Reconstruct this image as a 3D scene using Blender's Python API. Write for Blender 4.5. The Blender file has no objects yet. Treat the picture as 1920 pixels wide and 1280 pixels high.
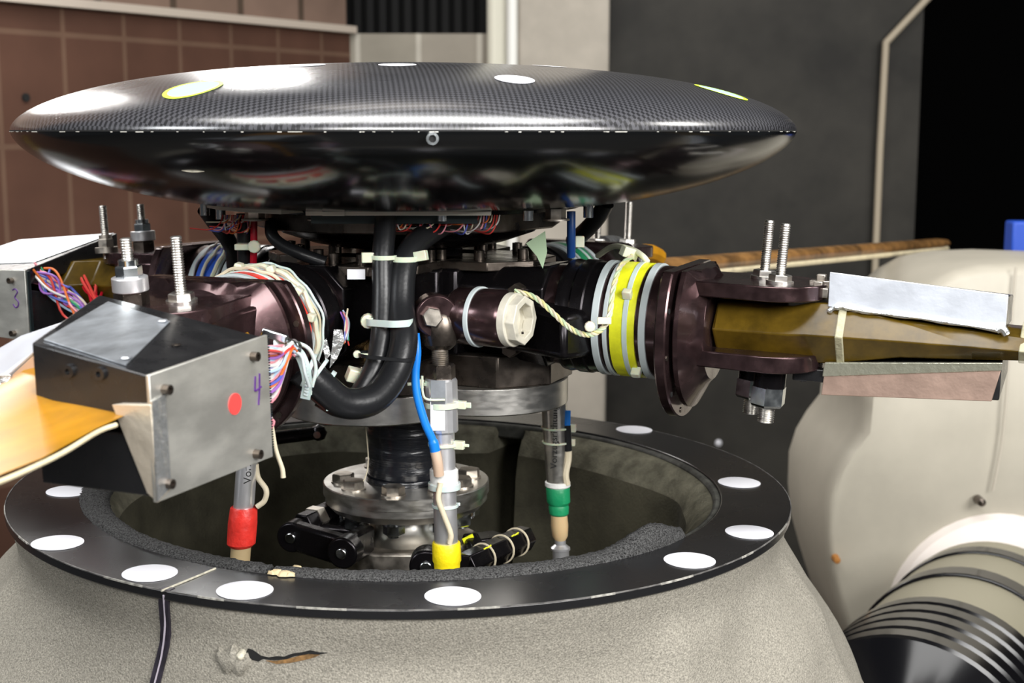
import bpy, math, random
from math import sin, cos, pi, radians as R
from mathutils import Vector as V, Matrix as Mx, Euler
random.seed(7)
D = bpy.data
COL = bpy.context.scene.collection
SC = bpy.context.scene

# ------------------------------------------------------------------ camera, exposure, world, lights
F = 2609.0
CAM = V((.106, -1.436, .367))
PITCH = math.atan(395 / F)
cd = D.cameras.new('camera'); cam = D.objects.new('camera', cd); COL.objects.link(cam)
cam.location = CAM; cam.rotation_euler = (pi / 2 - PITCH, 0, 0)
cd.sensor_width = 36; cd.lens = F / 1920 * 36; cd.clip_start = .01
cd.dof.use_dof = True; cd.dof.focus_distance = 1.27; cd.dof.aperture_fstop = 9
SC.camera = cam
SC.view_settings.view_transform = 'Standard'; SC.view_settings.look = 'None'
SC.view_settings.exposure = -0.22; SC.view_settings.gamma = 1; SC.view_settings.use_curve_mapping = False

w = D.worlds.new('world'); SC.world = w; w.use_nodes = True
w.node_tree.nodes['Background'].inputs[0].default_value = (.9, .95, 1, 1)
w.node_tree.nodes['Background'].inputs[1].default_value = .06

def area(name, loc, target, sx, sy, power, col=(1, 1, 1), spread=180):
    l = D.lights.new(name, 'AREA'); l.shape = 'RECTANGLE'; l.size = sx; l.size_y = sy
    l.energy = power; l.color = col; l.spread = R(spread)
    o = D.objects.new(name, l); COL.objects.link(o); o.location = loc
    o.rotation_euler = (V(target) - V(loc)).to_track_quat('-Z', 'Y').to_euler()
    return o
area('ceiling_light_front', (1.9, -2.5, 1.35), (0, -.1, .1), 1.7, 1.1, 165, (1, .985, .96))
area('fill_light_mid', (-.2, -3.3, 1.5), (0, 0, .05), 1.4, .8, 80, (1, .99, .97))  # added front fill light, not a fixture of the hall
area('ceiling_light_left', (-2.6, -1.6, 1.5), (0, 0, .1), 1.0, .7, 35, (.95, .98, 1))
area('ceiling_light_over', (0, -.85, 2.7), (0, -.3, 0), 3.4, 1.3, 150, (1, .99, .97))
area('ceiling_light_back', (-1.22, 1.72, 1.15), (-.3, 0, .3), .3, .35, 11, (1, .98, .95))
area('ceiling_light_back_wall', (-.62, 2.1, 1.25), (-.3, 0, .3), .22, .3, 11, (1, .98, .95))
area('ceiling_light_wall', (-.2, .9, 2.7), (-1.0, 2.6, .3), .8, .8, 8, (1, .93, .85))
area('ceiling_light_right', (2.6, .2, 2.2), (.9, 1.3, -.4), .6, .6, 30, (1, .97, .93))

# ------------------------------------------------------------------ pixel measuring helpers (frame 1920 x 1280)
_fw = V((0, cos(PITCH), -sin(PITCH))); _up = V((0, sin(PITCH), cos(PITCH)))
def ray(x, y): return _fw + V((1, 0, 0)) * ((x - 960) / F) + _up * ((640 - y) / F)
def at(x, y, Y): v = ray(x, y); return CAM + v * ((Y - CAM.y) / v.y)
def atz(x, y, z): v = ray(x, y); return CAM + v * ((z - CAM.z) / v.z)

# ------------------------------------------------------------------ materials
def lin(c):
    return tuple((v / 12.92 if v <= .04045 else ((v + .055) / 1.055) ** 2.4) for v in c)
def mat(name, col, rough=.5, metal=0, bump=0, bscale=200, var=0, vscale=30, coat=0, sub=0, aniso=0, stretch=None, spec=.5, col2=None, alpha=1, trans=0, rvar=0, bdet=4):
    m = D.materials.new(name); m.use_nodes = True
    n = m.node_tree.nodes; l = m.node_tree.links; b = n['Principled BSDF']
    b.inputs['Base Color'].default_value = (*col, 1); b.inputs['Roughness'].default_value = rough
    b.inputs['Metallic'].default_value = metal; b.inputs['Coat Weight'].default_value = coat
    b.inputs['Coat Roughness'].default_value = .08; b.inputs['Specular IOR Level'].default_value = spec
    b.inputs['Transmission Weight'].default_value = trans; b.inputs['Alpha'].default_value = alpha
    if sub:
        b.inputs['Subsurface Weight'].default_value = sub; b.inputs['Subsurface Scale'].default_value = .01
    if aniso: b.inputs['Anisotropic'].default_value = aniso
    tc = n.new('ShaderNodeTexCoord'); mp = n.new('ShaderNodeMapping'); l.new(tc.outputs['Object'], mp.inputs[0])
    if stretch: mp.inputs['Scale'].default_value = stretch
    if var or col2:
        t = n.new('ShaderNodeTexNoise'); t.inputs['Scale'].default_value = vscale; t.inputs['Detail'].default_value = 5
        t.inputs['Roughness'].default_value = .6
        l.new(mp.outputs[0], t.inputs[0]); cr = n.new('ShaderNodeValToRGB'); l.new(t.outputs[0], cr.inputs[0])
        c2 = col2 or tuple(min(1, c * (1 + var)) for c in col); c1 = tuple(c * (1 - var) for c in col)
        cr.color_ramp.elements[0].position = .35; cr.color_ramp.elements[1].position = .65
        cr.color_ramp.elements[0].color = (*c1, 1); cr.color_ramp.elements[1].color = (*c2, 1)
        l.new(cr.outputs[0], b.inputs['Base Color'])
    if rvar:
        t = n.new('ShaderNodeTexNoise'); t.inputs['Scale'].default_value = vscale; t.inputs['Detail'].default_value = 6
        l.new(mp.outputs[0], t.inputs[0]); mr = n.new('ShaderNodeMapRange'); l.new(t.outputs[0], mr.inputs[0])
        mr.inputs[1].default_value = .3; mr.inputs[2].default_value = .7
        mr.inputs[3].default_value = max(.02, rough - rvar); mr.inputs[4].default_value = rough + rvar
        l.new(mr.outputs[0], b.inputs['Roughness'])
    if bump:
        t = n.new('ShaderNodeTexNoise'); t.inputs['Scale'].default_value = bscale; t.inputs['Detail'].default_value = bdet
        l.new(mp.outputs[0], t.inputs[0]); bp = n.new('ShaderNodeBump'); bp.inputs['Strength'].default_value = bump
        bp.inputs['Distance'].default_value = .002; l.new(t.outputs[0], bp.inputs['Height']); l.new(bp.outputs[0], b.inputs['Normal'])
    return m
brown = mat('brown anodised metal', (.085, .05, .052), .24, .85, var=.25, vscale=60, rvar=.06, coat=.3)
black_met = mat('black machined metal', (.018, .016, .018), .25, .8, rvar=.08, vscale=70)
gun = mat('gunmetal', (.12, .1, .085), .3, .9, var=.35, vscale=45, rvar=.1)
steel = mat('machined steel', (.68, .66, .62), .34, 1, var=.08, vscale=60, rvar=.06, stretch=(1, 1, 3))
steel_w = mat('worn steel', (.46, .42, .37), .42, 1, var=.25, vscale=70, rvar=.1)
zinc = mat('zinc plated steel', (.68, .72, .74), .2, 1, rvar=.08, vscale=80)
alu = mat('bare aluminium sheet', (.66, .65, .60), .40, .8, var=.12, vscale=22, rvar=.05, stretch=(1, 1, 2.5))
alu_lt = mat('turned aluminium', (.82, .82, .84), .34, .8, rvar=.06, vscale=50)
alu_pl = mat('milled carrier plate', (.66, .64, .56), .5, .3)
foil = mat('aluminium foil tape', (.76, .8, .88), .36, .55, bump=.35, bscale=45, rvar=.08, vscale=30)
tan_m = mat('tan tape underside', (.5, .3, .18), .55, 0)
foil_crin = mat('crinkled foil tape', (.82, .84, .84), .26, .9, bump=1, bscale=120, bdet=6)
foil_pink = mat('copper toned foil tape', (.6, .42, .34), .36, .7, bump=.35, bscale=60, var=.15, vscale=25)
patch_m = mat('brushed foil patch', (.66, .7, .75), .33, .85, var=.3, vscale=18, stretch=(1, 3, 1))
bkpaint = mat('satin black paint', (.012, .012, .013), .3, 0, rvar=.1, vscale=60, coat=.3)
bkgloss = mat('gloss black laminate', (.004, .0045, .005), .17, 0, spec=.45, rvar=.03, vscale=7)
rubber = mat('black hose rubber', (.011, .0115, .013), .33, 0, bump=.08, bscale=300, spec=.4)
darkrub = mat('black tape wrap', (.01, .011, .014), .22, 0, bump=.5, bscale=30, stretch=(1, 1, 8))
nylon = mat('natural nylon', (.72, .72, .56), .38, 0, sub=.35)
nylonb = mat('clear nylon', (.62, .68, .66), .3, 0, sub=.3, spec=.6)
cleart = mat('clear crumpled tape', (.75, .72, .5), .3, 0, alpha=.45, bump=.8, bscale=150)
greyband = mat('pale grey band', (.5, .56, .57), .4, 0)
yellow = mat('yellow tape', (.78, .8, .02), .42, 0, var=.12, vscale=60, bump=.3, bscale=90)
yellow2 = mat('golden yellow tape', (.85, .68, .01), .42, 0, bump=.4, bscale=150)
redt = mat('red tape', (.72, .035, .025), .42, 0, var=.2, vscale=60, bump=.5, bscale=120)
greent = mat('green tape', (.01, .25, .1), .42, 0, bump=.4, bscale=120)
bluet = mat('blue tape', (.02, .09, .5), .3, 0, bump=.3, bscale=90)
whitet = mat('white tape', (.78, .78, .76), .5, 0, bump=.3, bscale=150)
wpaint = mat('white painted cap', (.6, .57, .48), .4, 0, var=.1, vscale=80)
sticker = mat('white marker sticker', (.8, .8, .85), .7, spec=.2)
stick_b = mat('pale blue sticker', (.3, .45, .72), .8, spec=.1)
stick_y = mat('lime sticker edge', (.6, .85, .05), .45)
amber = mat('amber glass fibre', (.075, .045, .004), .27, 0, var=.45, vscale=26, coat=0, spec=.4, bump=.12, bscale=60)
gold = mat('golden glass fibre', (.33, .15, .006), .36, 0, var=.35, vscale=9, coat=.0, spec=.22, stretch=(.6, 2, 1), sub=.1)
rod_br = mat('mottled brown blade skin', (.17, .085, .026), .4, 0, var=.5, vscale=22, coat=.3)
palefib = mat('pale blade edge', (.62, .54, .36), .45, 0, var=.15, vscale=30)
suede = mat('flocked foam skin', (.28, .262, .222), .95, 0, var=.34, vscale=600, bump=.6, bscale=700, bdet=3, spec=.15)
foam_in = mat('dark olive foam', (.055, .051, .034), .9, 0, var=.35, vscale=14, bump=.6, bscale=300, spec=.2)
foam_bk = mat('charcoal open cell foam', (.05, .05, .05), .95, 0, var=.9, vscale=700, bump=1, bscale=500, spec=.2)
ringm = mat('scuffed black ring', (.011, .011, .012), .26, 0, rvar=.05, vscale=9, spec=.5, bump=.03, bscale=60)
chalk = mat('pale scuffed filler', (.5, .47, .38), .8, 0, var=.3, vscale=200)
purple = mat('purple marker ink', (.07, .012, .16), .5)
redp = mat('red sticker', (.8, .055, .05), .6)
inkb = mat('black ink', (.01, .01, .01), .6)
teal = mat('dark teal board', (.006, .016, .018), .5)
blue_c = mat('bright blue cable', (.01, .22, .8), .35)
red_c = mat('red cable', (.45, .005, .02), .35)
beige_c = mat('cream cable', (.68, .6, .44), .45, bump=.2, bscale=200)
beige_f = mat('beige painted model', (.40, .37, .305), .5, 0, var=.1, vscale=4)
white_f = mat('pinkish white painted dome', (.66, .6, .56), .45)
olive_f = mat('olive grey painted tube', (.25, .23, .165), .4)
glossbk = mat('gloss black band', (.004, .004, .005), .14, 0, spec=.35)
wirecols = [mat('wire ' + n_, c, .4) for n_, c in (('white', (.7, .68, .66)), ('red', (.6, .05, .04)), ('pink', (.75, .28, .33)), ('blue', (.09, .12, .5)), ('green', (.05, .35, .15)), ('violet', (.3, .12, .45)), ('orange', (.7, .16, .03)), ('pale blue', (.4, .55, .72)), ('cream', (.7, .62, .45)))]
darkhole = mat('dark recess', (.004, .004, .004), .8)
chip_m = mat('chipped edge', (.7, .68, .62), .5)

# carbon weave of the hub cover
def carbon():
    m = D.materials.new('carbon weave'); m.use_nodes = True; n = m.node_tree.nodes; l = m.node_tree.links; b = n['Principled BSDF']
    tc = n.new('ShaderNodeTexCoord'); mp = n.new('ShaderNodeMapping'); mp.inputs['Rotation'].default_value = (0, 0, R(38))
    mp.inputs['Scale'].default_value = (1, 1, .001)
    l.new(tc.outputs['Object'], mp.inputs[0]); ck = n.new('ShaderNodeTexChecker'); ck.inputs['Scale'].default_value = 330
    l.new(mp.outputs[0], ck.inputs[0]); ck.inputs[1].default_value = (.012, .012, .014, 1); ck.inputs[2].default_value = (.06, .06, .068, 1)
    l.new(ck.outputs[0], b.inputs['Base Color'])
    nz = n.new('ShaderNodeTexNoise'); nz.inputs['Scale'].default_value = 9; nz.inputs['Detail'].default_value = 6; l.new(tc.outputs['Object'], nz.inputs[0])
    mr = n.new('ShaderNodeMapRange'); l.new(nz.outputs[0], mr.inputs[0]); mr.inputs[1].default_value = .35; mr.inputs[2].default_value = .7
    mr.inputs[3].default_value = .22; mr.inputs[4].default_value = .36; l.new(mr.outputs[0], b.inputs['Roughness'])
    b.inputs['Specular IOR Level'].default_value = .75; b.inputs['Coat Weight'].default_value = .9; b.inputs['Coat Roughness'].default_value = .22; b.inputs['Coat IOR'].default_value = 1.7
    bp = n.new('ShaderNodeBump'); bp.inputs['Strength'].default_value = .25; bp.inputs['Distance'].default_value = .0004
    l.new(ck.outputs[1], bp.inputs['Height']); l.new(bp.outputs[0], b.inputs['Normal'])
    return m
carbon_m = carbon()

def tiles(name, c1, c2, groove, bw, bh, mortar=.02, rough=.8, zoff=0):
    m = D.materials.new(name); m.use_nodes = True; n = m.node_tree.nodes; l = m.node_tree.links; b = n['Principled BSDF']
    tc = n.new('ShaderNodeTexCoord'); sp = n.new('ShaderNodeSeparateXYZ'); cb = n.new('ShaderNodeCombineXYZ')
    l.new(tc.outputs['Object'], sp.inputs[0]); l.new(sp.outputs[0], cb.inputs[0]); ad = n.new('ShaderNodeMath'); ad.inputs[1].default_value = zoff; l.new(sp.outputs[2], ad.inputs[0]); l.new(ad.outputs[0], cb.inputs[1])
    br = n.new('ShaderNodeTexBrick'); br.offset = 0; br.inputs['Scale'].default_value = 1
    br.inputs['Brick Width'].default_value = bw; br.inputs['Row Height'].default_value = bh; br.inputs['Mortar Size'].default_value = mortar / 2
    br.inputs['Mortar Smooth'].default_value = .3
    br.inputs['Color1'].default_value = (*c1, 1); br.inputs['Color2'].default_value = (*c2, 1); br.inputs['Mortar'].default_value = (*groove, 1)
    l.new(cb.outputs[0], br.inputs[0])
    nz = n.new('ShaderNodeTexNoise'); nz.inputs['Scale'].default_value = 5; nz.inputs['Detail'].default_value = 8; l.new(tc.outputs['Object'], nz.inputs[0])
    mx = n.new('ShaderNodeMix'); mx.data_type = 'RGBA'; mx.blend_type = 'MULTIPLY'; mx.inputs[0].default_value = .55
    l.new(br.outputs[0], mx.inputs[6]); l.new(nz.outputs[0], mx.inputs[7]); l.new(mx.outputs[2], b.inputs['Base Color'])
    b.inputs['Roughness'].default_value = rough; b.inputs['Specular IOR Level'].default_value = .2
    return m

# ------------------------------------------------------------------ mesh builder
class MB:
    def __init__(s): s.v = []; s.f = []; s.mi = []; s.T = Mx.Identity(4); s.cur = 0
    def add(s, vs, fs):
        o = len(s.v); s.v += [tuple(s.T @ V(p)) for p in vs]
        for f in fs: s.f.append([o + i for i in f]); s.mi.append(s.cur)
        return s
    def box(s, c, d, rot=None):
        hx, hy, hz = d[0] / 2, d[1] / 2, d[2] / 2; M = (rot.to_matrix() if rot else Mx.Identity(3)); c = V(c)
        vs = [c + M @ V((x * hx, y * hy, z * hz)) for x in (-1, 1) for y in (-1, 1) for z in (-1, 1)]
        return s.add(vs, [(0, 1, 3, 2), (4, 6, 7, 5), (0, 4, 5, 1), (2, 3, 7, 6), (0, 2, 6, 4), (1, 5, 7, 3)])
    def hexa(s, b, t):   # bottom 4 pts, top 4 pts
        return s.add(list(b) + list(t), [(3, 2, 1, 0), (4, 5, 6, 7), (0, 1, 5, 4), (1, 2, 6, 5), (2, 3, 7, 6), (3, 0, 4, 7)])
    def lathe(s, prof, o=(0, 0, 0), ax=(0, 0, 1), n=48, a0=0, a1=2 * pi, mod=None):
        """prof: list of (radius, height) along axis ax from o"""
        o = V(o); ax = V(ax).normalized(); u = ax.orthogonal().normalized() if abs(ax.z) < .99 else V((1, 0, 0)); v = ax.cross(u)
        if abs(ax.z) < .9: u = ax.cross(V((0, 0, 1))).normalized(); v = u.cross(ax); 
        full = abs(a1 - a0 - 2 * pi) < 1e-6; k = n if full else n + 1; vs = []
        for r, h in prof:
            for i in range(k):
                a = a0 + (a1 - a0) * i / n
                p = o + ax * h + (u * cos(a) + v * sin(a)) * r
                vs.append(mod(p) if mod else p)
        fs = []
        for j in range(len(prof) - 1):
            for i in range(n if full else n):
                i2 = (i + 1) % k
                fs.append((j * k + i, j * k + i2, (j + 1) * k + i2, (j + 1) * k + i))
        if full:
            if prof[0][0] > 1e-6: fs.append(tuple(range(k - 1, -1, -1)))
            if prof[-1][0] > 1e-6: fs.append(tuple((len(prof) - 1) * k + i for i in range(k)))
        return s.add(vs, fs)
    def ring(s, ri, ro, h0, h1, o=(0, 0, 0), ax=(0, 0, 1), n=48, a0=0, a1=2 * pi, mod=None):
        """closed hollow ring"""
        o = V(o); ax = V(ax).normalized()
        if abs(ax.z) < .9: u = ax.cross(V((0, 0, 1))).normalized(); v = u.cross(ax)
        else: u = V((1, 0, 0)); v = ax.cross(u)
        full = abs(a1 - a0 - 2 * pi) < 1e-6; k = n if full else n + 1; vs = []
        for r, h in ((ri, h0), (ro, h0), (ro, h1), (ri, h1)):
            for i in range(k):
                a = a0 + (a1 - a0) * i / n; p = o + ax * h + (u * cos(a) + v * sin(a)) * r
                vs.append(mod(p) if mod else p)
        fs = [(j * k + i, j * k + (i + 1) % k, ((j + 1) % 4) * k + (i + 1) % k, ((j + 1) % 4) * k + i) for j in range(4) for i in range(n)]
        if not full: fs += [(0, k, 2 * k, 3 * k), tuple(j * k + k - 1 for j in (3, 2, 1, 0))]
        return s.add(vs, fs)
    def cyl(s, p0, p1, r, r1=None, n=24):
        p0, p1 = V(p0), V(p1); d = p1 - p0
        return s.lathe([(r, 0), (r1 if r1 is not None else r, d.length)], p0, d, n)
    def hexp(s, p0, p1, r, rot=0):
        """hexagonal bolt head with chamfer"""
        p0, p1 = V(p0), V(p1); d = p1 - p0; L = d.length
        return s.lathe([(r, 0), (r, L * .88), (r * .9, L)], p0, d, 6, a0=rot, a1=rot + 2 * pi)
    def thread(s, p0, p1, r, pitch=.0016, n=20):
        d = V(p1) - V(p0); L = d.length; k = int(L / pitch); pr = [(r * .8, 0)]
        for i in range(k): pr += [(r * .82, i * pitch + pitch * .1), (r, i * pitch + pitch * .5), (r, i * pitch + pitch * .62)]
        pr += [(r * .82, L)]
        return s.lathe(pr, p0, d, n)
    def prism(s, poly, z0, z1):
        n = len(poly)
        return s.add([(x, y, z0) for x, y in poly] + [(x, y, z1) for x, y in poly],
                     [tuple(range(n - 1, -1, -1)), tuple(range(n, 2 * n))] + [(i, (i + 1) % n, n + (i + 1) % n, n + i) for i in range(n)])
    def tube(s, pts, r, n=12, sub=8, flat=None):
        P = spline(pts, sub); m = len(P); vs = []; t0 = (P[1] - P[0]).normalized(); u = t0.orthogonal().normalized()
        for i, p in enumerate(P):
            t = (P[min(i + 1, m - 1)] - P[max(i - 1, 0)]).normalized(); u = (u - t * u.dot(t)).normalized(); v = t.cross(u)
            rr = r(i / (m - 1)) if callable(r) else r
            for k in range(n):
                a = 2 * pi * k / n; vs.append(p + (u * cos(a) + v * sin(a)) * rr)
        fs = [(i * n + k, i * n + (k + 1) % n, (i + 1) * n + (k + 1) % n, (i + 1) * n + k) for i in range(m - 1) for k in range(n)]
        fs += [tuple(range(n - 1, -1, -1)), tuple((m - 1) * n + k for k in range(n))]
        return s.add(vs, fs)
    def loft(s, secs):
        n = len(secs[0]); vs = [p for q in secs for p in q]
        fs = [(i * n + k, i * n + (k + 1) % n, (i + 1) * n + (k + 1) % n, (i + 1) * n + k) for i in range(len(secs) - 1) for k in range(n)]
        fs += [tuple(range(n - 1, -1, -1)), tuple((len(secs) - 1) * n + k for k in range(n))]
        return s.add(vs, fs)
def spline(pts, sub=8):
    P = [V(p) for p in pts]
    if len(P) < 3: return [P[0].lerp(P[-1], i / 2) for i in range(3)]
    out = []; Q = [2 * P[0] - P[1]] + P + [2 * P[-1] - P[-2]]
    for i in range(1, len(Q) - 2):
        a, b, c, d = Q[i - 1:i + 3]
        for k in range(sub):
            t = k / sub; out.append(.5 * (2 * b + (c - a) * t + (2 * a - 5 * b + 4 * c - d) * t * t + (3 * b - a - 3 * c + d) * t ** 3))
    return out + [P[-1]]

def obj(name, mb, m, parent=None, ang=32, bevel=0, label=None):
    me = D.meshes.new(name); me.from_pydata(mb.v, [], mb.f)
    ms = m if isinstance(m, (list, tuple)) else [m]
    for q in ms: me.materials.append(q)
    me.polygons.foreach_set('material_index', mb.mi); me.update(); me.validate()
    import bmesh
    bm = bmesh.new(); bm.from_mesh(me); bmesh.ops.recalc_face_normals(bm, faces=bm.faces); bm.to_mesh(me); bm.free()
    me.shade_smooth(); me.set_sharp_from_angle(angle=R(ang))
    o = D.objects.new(name, me); COL.objects.link(o)
    if parent: o.parent = parent
    if bevel:
        b = o.modifiers.new('bevel', 'BEVEL'); b.width = bevel; b.segments = 2; b.limit_method = 'ANGLE'; b.angle_limit = R(40); b.harden_normals = False
    if label: o['label'] = label
    return o
def tag(o, label, cat, group=None, kind=None):
    o['label'] = label; o['category'] = cat
    if group: o['group'] = group
    if kind: o['kind'] = kind
    return o
def thing(name, label, cat, loc=(0, 0, 0), rot=(0, 0, 0), group=None):
    o = D.objects.new(name, None); COL.objects.link(o); o.location = loc; o.rotation_euler = rot; o.empty_display_size = .02
    return tag(o, label, cat, group)
def struct(name, mb, m, bevel=0):
    o = obj(name, mb, m, bevel=bevel); o['kind'] = 'structure'; return o

# ------------------------------------------------------------------ the room
FL = -1.45
struct('floor', MB().box((0, 1, FL - .05), (9, 9, .1)), mat('grey floor', (.07, .065, .058), .7, var=.2, vscale=3))
# left wall, panelled, runs back to the right
wd = V((.542, .84, 0)).normalized(); wa = math.atan2(wd.y, wd.x); A0 = CAM + V((-.3638 * 3.5, 3.5, 0)); A0.z = 0
wt = tiles('brown panel wall', (.125, .06, .04), (.112, .054, .036), (.18, .105, .07), .204, .285, .016, zoff=-.042)
m = MB(); m.box((0, .06, (FL + .69) / 2), (5.0, .12, .69 - FL)); wl = struct('wall_left', m, wt)
# local axes: x along wall, origin at image-left point
wl.location = (A0.x - wd.x * .2, A0.y - wd.y * .2, 0); wl.rotation_euler = (0, 0, wa)
cut = .3975 * 3.5 * .985
wl.data.clear_geometry(); mm = MB(); mm.box(((cut + .2 - 1.3) / 2 , .06, (FL + .685) / 2), (cut + .2 + 1.3, .12, .685 - FL)); wl.data.from_pydata(mm.v, [], mm.f)
wup = tiles('pale plaster row', (.3, .2, .155), (.2, .135, .1), (.1, .07, .05), .27, .5, .03)
m = MB(); m.box(((cut + .2 - 1.3) / 2, .075, 1.3), (cut + .2 + 1.3, .12, 1.2)); o = struct('wall_left_upper', m, wup); o.location = wl.location; o.rotation_euler = wl.rotation_euler
o.name = 'trim_1'
m = MB(); m.box(((cut + .2 - 1.3) / 2, .05, .692), (cut + .2 + 1.3, .16, .022)); o = struct('trim_2', m, mat('pale ledge', (.5, .43, .36), .7)); o.location = wl.location; o.rotation_euler = wl.rotation_euler
m = MB()
for kx, kz in ((.28, .45), (.28, -.08), (.64, .48), (.81, .22), (.81, -.1), (1.17, .42), (.46, -.37)):
    m.cyl((kx, .002, kz), (kx, -.006, kz), .011, n=12)
o = obj('panel_screw_heads', m, darkhole); o.location = wl.location; o.rotation_euler = wl.rotation_euler; o.parent = None
o.name = 'trim_3'; o['kind'] = 'structure'
YB = A0.y + wd.y * cut
# back wall pieces
pt = tiles('pale tiled wall', (.4, .36, .3), (.36, .33, .27), (.6, .56, .48), .2, .5, .02)
x0 = at(640, 90, YB).x; x1 = at(930, 90, YB).x; zt = at(800, 63, YB).z
struct('wall_back', MB().box(((x0 + x1) / 2, YB + .06, (FL + zt) / 2), (x1 - x0, .12, zt - FL)), pt)
m = MB()
xx = x0
while xx < x1: m.box((xx, YB + .14, zt + .6), (.022, .03, 1.2)); xx += .042
m.box(((x0 + x1) / 2, YB + .2, zt + .6), (x1 - x0, .02, 1.2))
struct('wall_grille', m, mat('black slatted grille', (.003, .003, .003), .7, spec=.2)).name = 'trim_4'
# column
YC = YB - .12
xa, xb, xc = at(918, 60, YC).x, at(972, 60, YC).x, at(1143, 60, YC).x
m = MB(); m.box(((xb + xc) / 2, YC + .15, .3), (xc - xb, .3, 3.5)); struct('wall_column', m, mat('pale concrete', (.42, .38, .32), .75, var=.12, vscale=5), bevel=.01).name = 'trim_5'
m = MB(); m.box(((xa + xb) / 2 - .01, YC + .2, .3), (xb - xa, .3, 3.5)); struct('trim_6', m, mat('cream painted post', (.68, .66, .55), .6), bevel=.02)
pp = MB(); pp.cyl((xb - .02, YC + .02, FL), (xb - .02, YC + .02, 2), .019, n=16); tag(obj('drain_pipe', pp, mat('white pipe', (.85, .85, .8), .35)), 'thin white vertical pipe running up the pale concrete column', 'pipe')
# right grey wall
xr = at(1720, 300, YC + .1).x
m = MB(); m.box(((xc + xr) / 2, YC + .16, .3), (xr - xc, .12, 3.5)); struct('wall_right', m, mat('dark grey wall', (.024, .022, .018), .65, spec=.3, var=.45, vscale=3))
m = MB(); m.box((xr + 2, YC + 1.2, .3), (4, .1, 3.5)); struct('wall_far', m, mat('dark opening', (.002, .002, .002), .95, spec=0)).name = 'wall_back_far'  # black sheet paints the darkness of the open space beyond the grey wall
# conduit
pl = [at(1636, 1150, YC + .06), at(1640, 520, YC + .06), at(1650, 280, YC + .06), at(1661, 80, YC + .06), at(1742, -6, YC + .06), at(1800, -90, YC + .06)]
m = MB()
for a, b in zip(pl, pl[1:]): m.cyl(a, b, .0115, n=12)
for a in pl[1:-1]: m.lathe([(0.0001, -.0115), (.008, -.008), (.0115, 0), (.008, .008), (.0001, .0115)], a, (0, 0, 1), 12)
tag(obj('conduit_pipe', m, mat('beige conduit', (.4, .34, .25), .6)), 'thin beige conduit with a bend near its top on the dark wall', 'pipe')
o = MB(); p = at(1347, 830, YC + .1); o.lathe([(.0001, -.014), (.011, -.006), (.012, 0), (.0001, .001)], p, (0, 1, 0), 16); tag(obj('wall_button', o, sticker), 'small round white button on the dark wall right of the ring', 'button')

# ------------------------------------------------------------------ background model body and banded tube
t = thing('aircraft_model_body', 'large beige rounded aircraft model body standing behind at the right', 'aircraft model', at(1800, 1000, .9))
O = t.location
out = [(1575, 1150), (1556, 1080), (1549, 1010), (1552, 940), (1568, 890), (1592, 850), (1622, 812), (1627, 760), (1632, 700), (1655, 640), (1700, 580), (1750, 535), (1800, 508), (1850, 498), (1930, 495), (2080, 500), (2200, 560), (2250, 800), (2250, 1300), (1700, 1330), (1600, 1230)]
P = [at(x, y, .9) for x, y in out]
def outl(k, Y): 
    c = sum((p for p in P), V()) / len(P)
    return [V((c.x + (p.x - c.x) * k, Y, c.z + (p.z - c.z) * k)) - O for p in P]
m = MB(); m.loft([outl(.93, .9), outl(.975, .91), outl(1, .94), outl(1.0, 1.2), outl(.97, 1.27)])
obj('shell', m, beige_f, t, ang=50)
c = at(1862, 1160, .9); m = MB(); m.lathe([(.0001, .05), (.12, .045), (.185, .02), (.196, -.02)], c - O, (0, -1, 0), 48); obj('round_boss', m, white_f, t, label='pinkish white round boss')
m = MB(); q = at(1836, 938, .88); m.lathe([(.0001, .02), (.007, .015), (.008, -.01)], q - O, (0, -1, 0), 12); obj('screw', m, gun, t)
m = MB(); q = at(1568, 1048, .885); m.lathe([(.0001, .01), (.006, .008), (.007, -.01)], q - O, (0, -1, 0), 8); obj('rust_spot', m, mat('rust', (.3, .12, .02), .8), t)
m = MB(); sp_ = [at(1905, 500, .89) - O, at(1890, 700, .885) - O, at(1880, 820, .885) - O, at(1862, 920, .885) - O]; m.tube(sp_, .0022, 6); obj('panel_seam', m, mat('pale seam filler', (.46, .42, .35), .6), t)
b_ = MB(); q = at(1945, 470, 1.35); b_.box(q, (.12, .05, .12)); tag(obj('blue_panel', b_, mat('blue paint', (.01, .06, .4), .5), bevel=.005), 'small blue panel behind the top of the beige aircraft model', 'panel')

p0 = at(1842, 1225, .62); p1 = at(1722, 1400, .22); ax = (p1 - p0).normalized(); Lc = (p1 - p0).length
t = thing('banded_motor_tube', 'olive grey motor tube with gloss black bands at lower right', 'motor', p0)
rc = .158
m = MB(); m.lathe([(rc * .94, -.12), (rc, -.09), (rc, .34)], (0, 0, 0), ax, 64); obj('housing', m, olive_f, t)
for h0, h1, e in ((-.03, .012, .004), (.13, .18, .005)):
    m = MB(); m.ring(rc * .9, rc + e, h0, h1, (0, 0, 0), ax, 64); obj('black_band', m, glossbk, t, bevel=.003)
m = MB(); pr = [(rc + .006, .335)]
hh = .335
for i in range(5):
    pr += [(rc + .006, hh + .028), (rc - .004, hh + .032), (rc - .004, hh + .04), (rc + .006, hh + .044)]; hh += .044
pr += [(rc * .6, hh + .06)]
m.lathe(pr, (0, 0, 0), ax, 64); obj('finned_end', m, glossbk, t)

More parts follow.
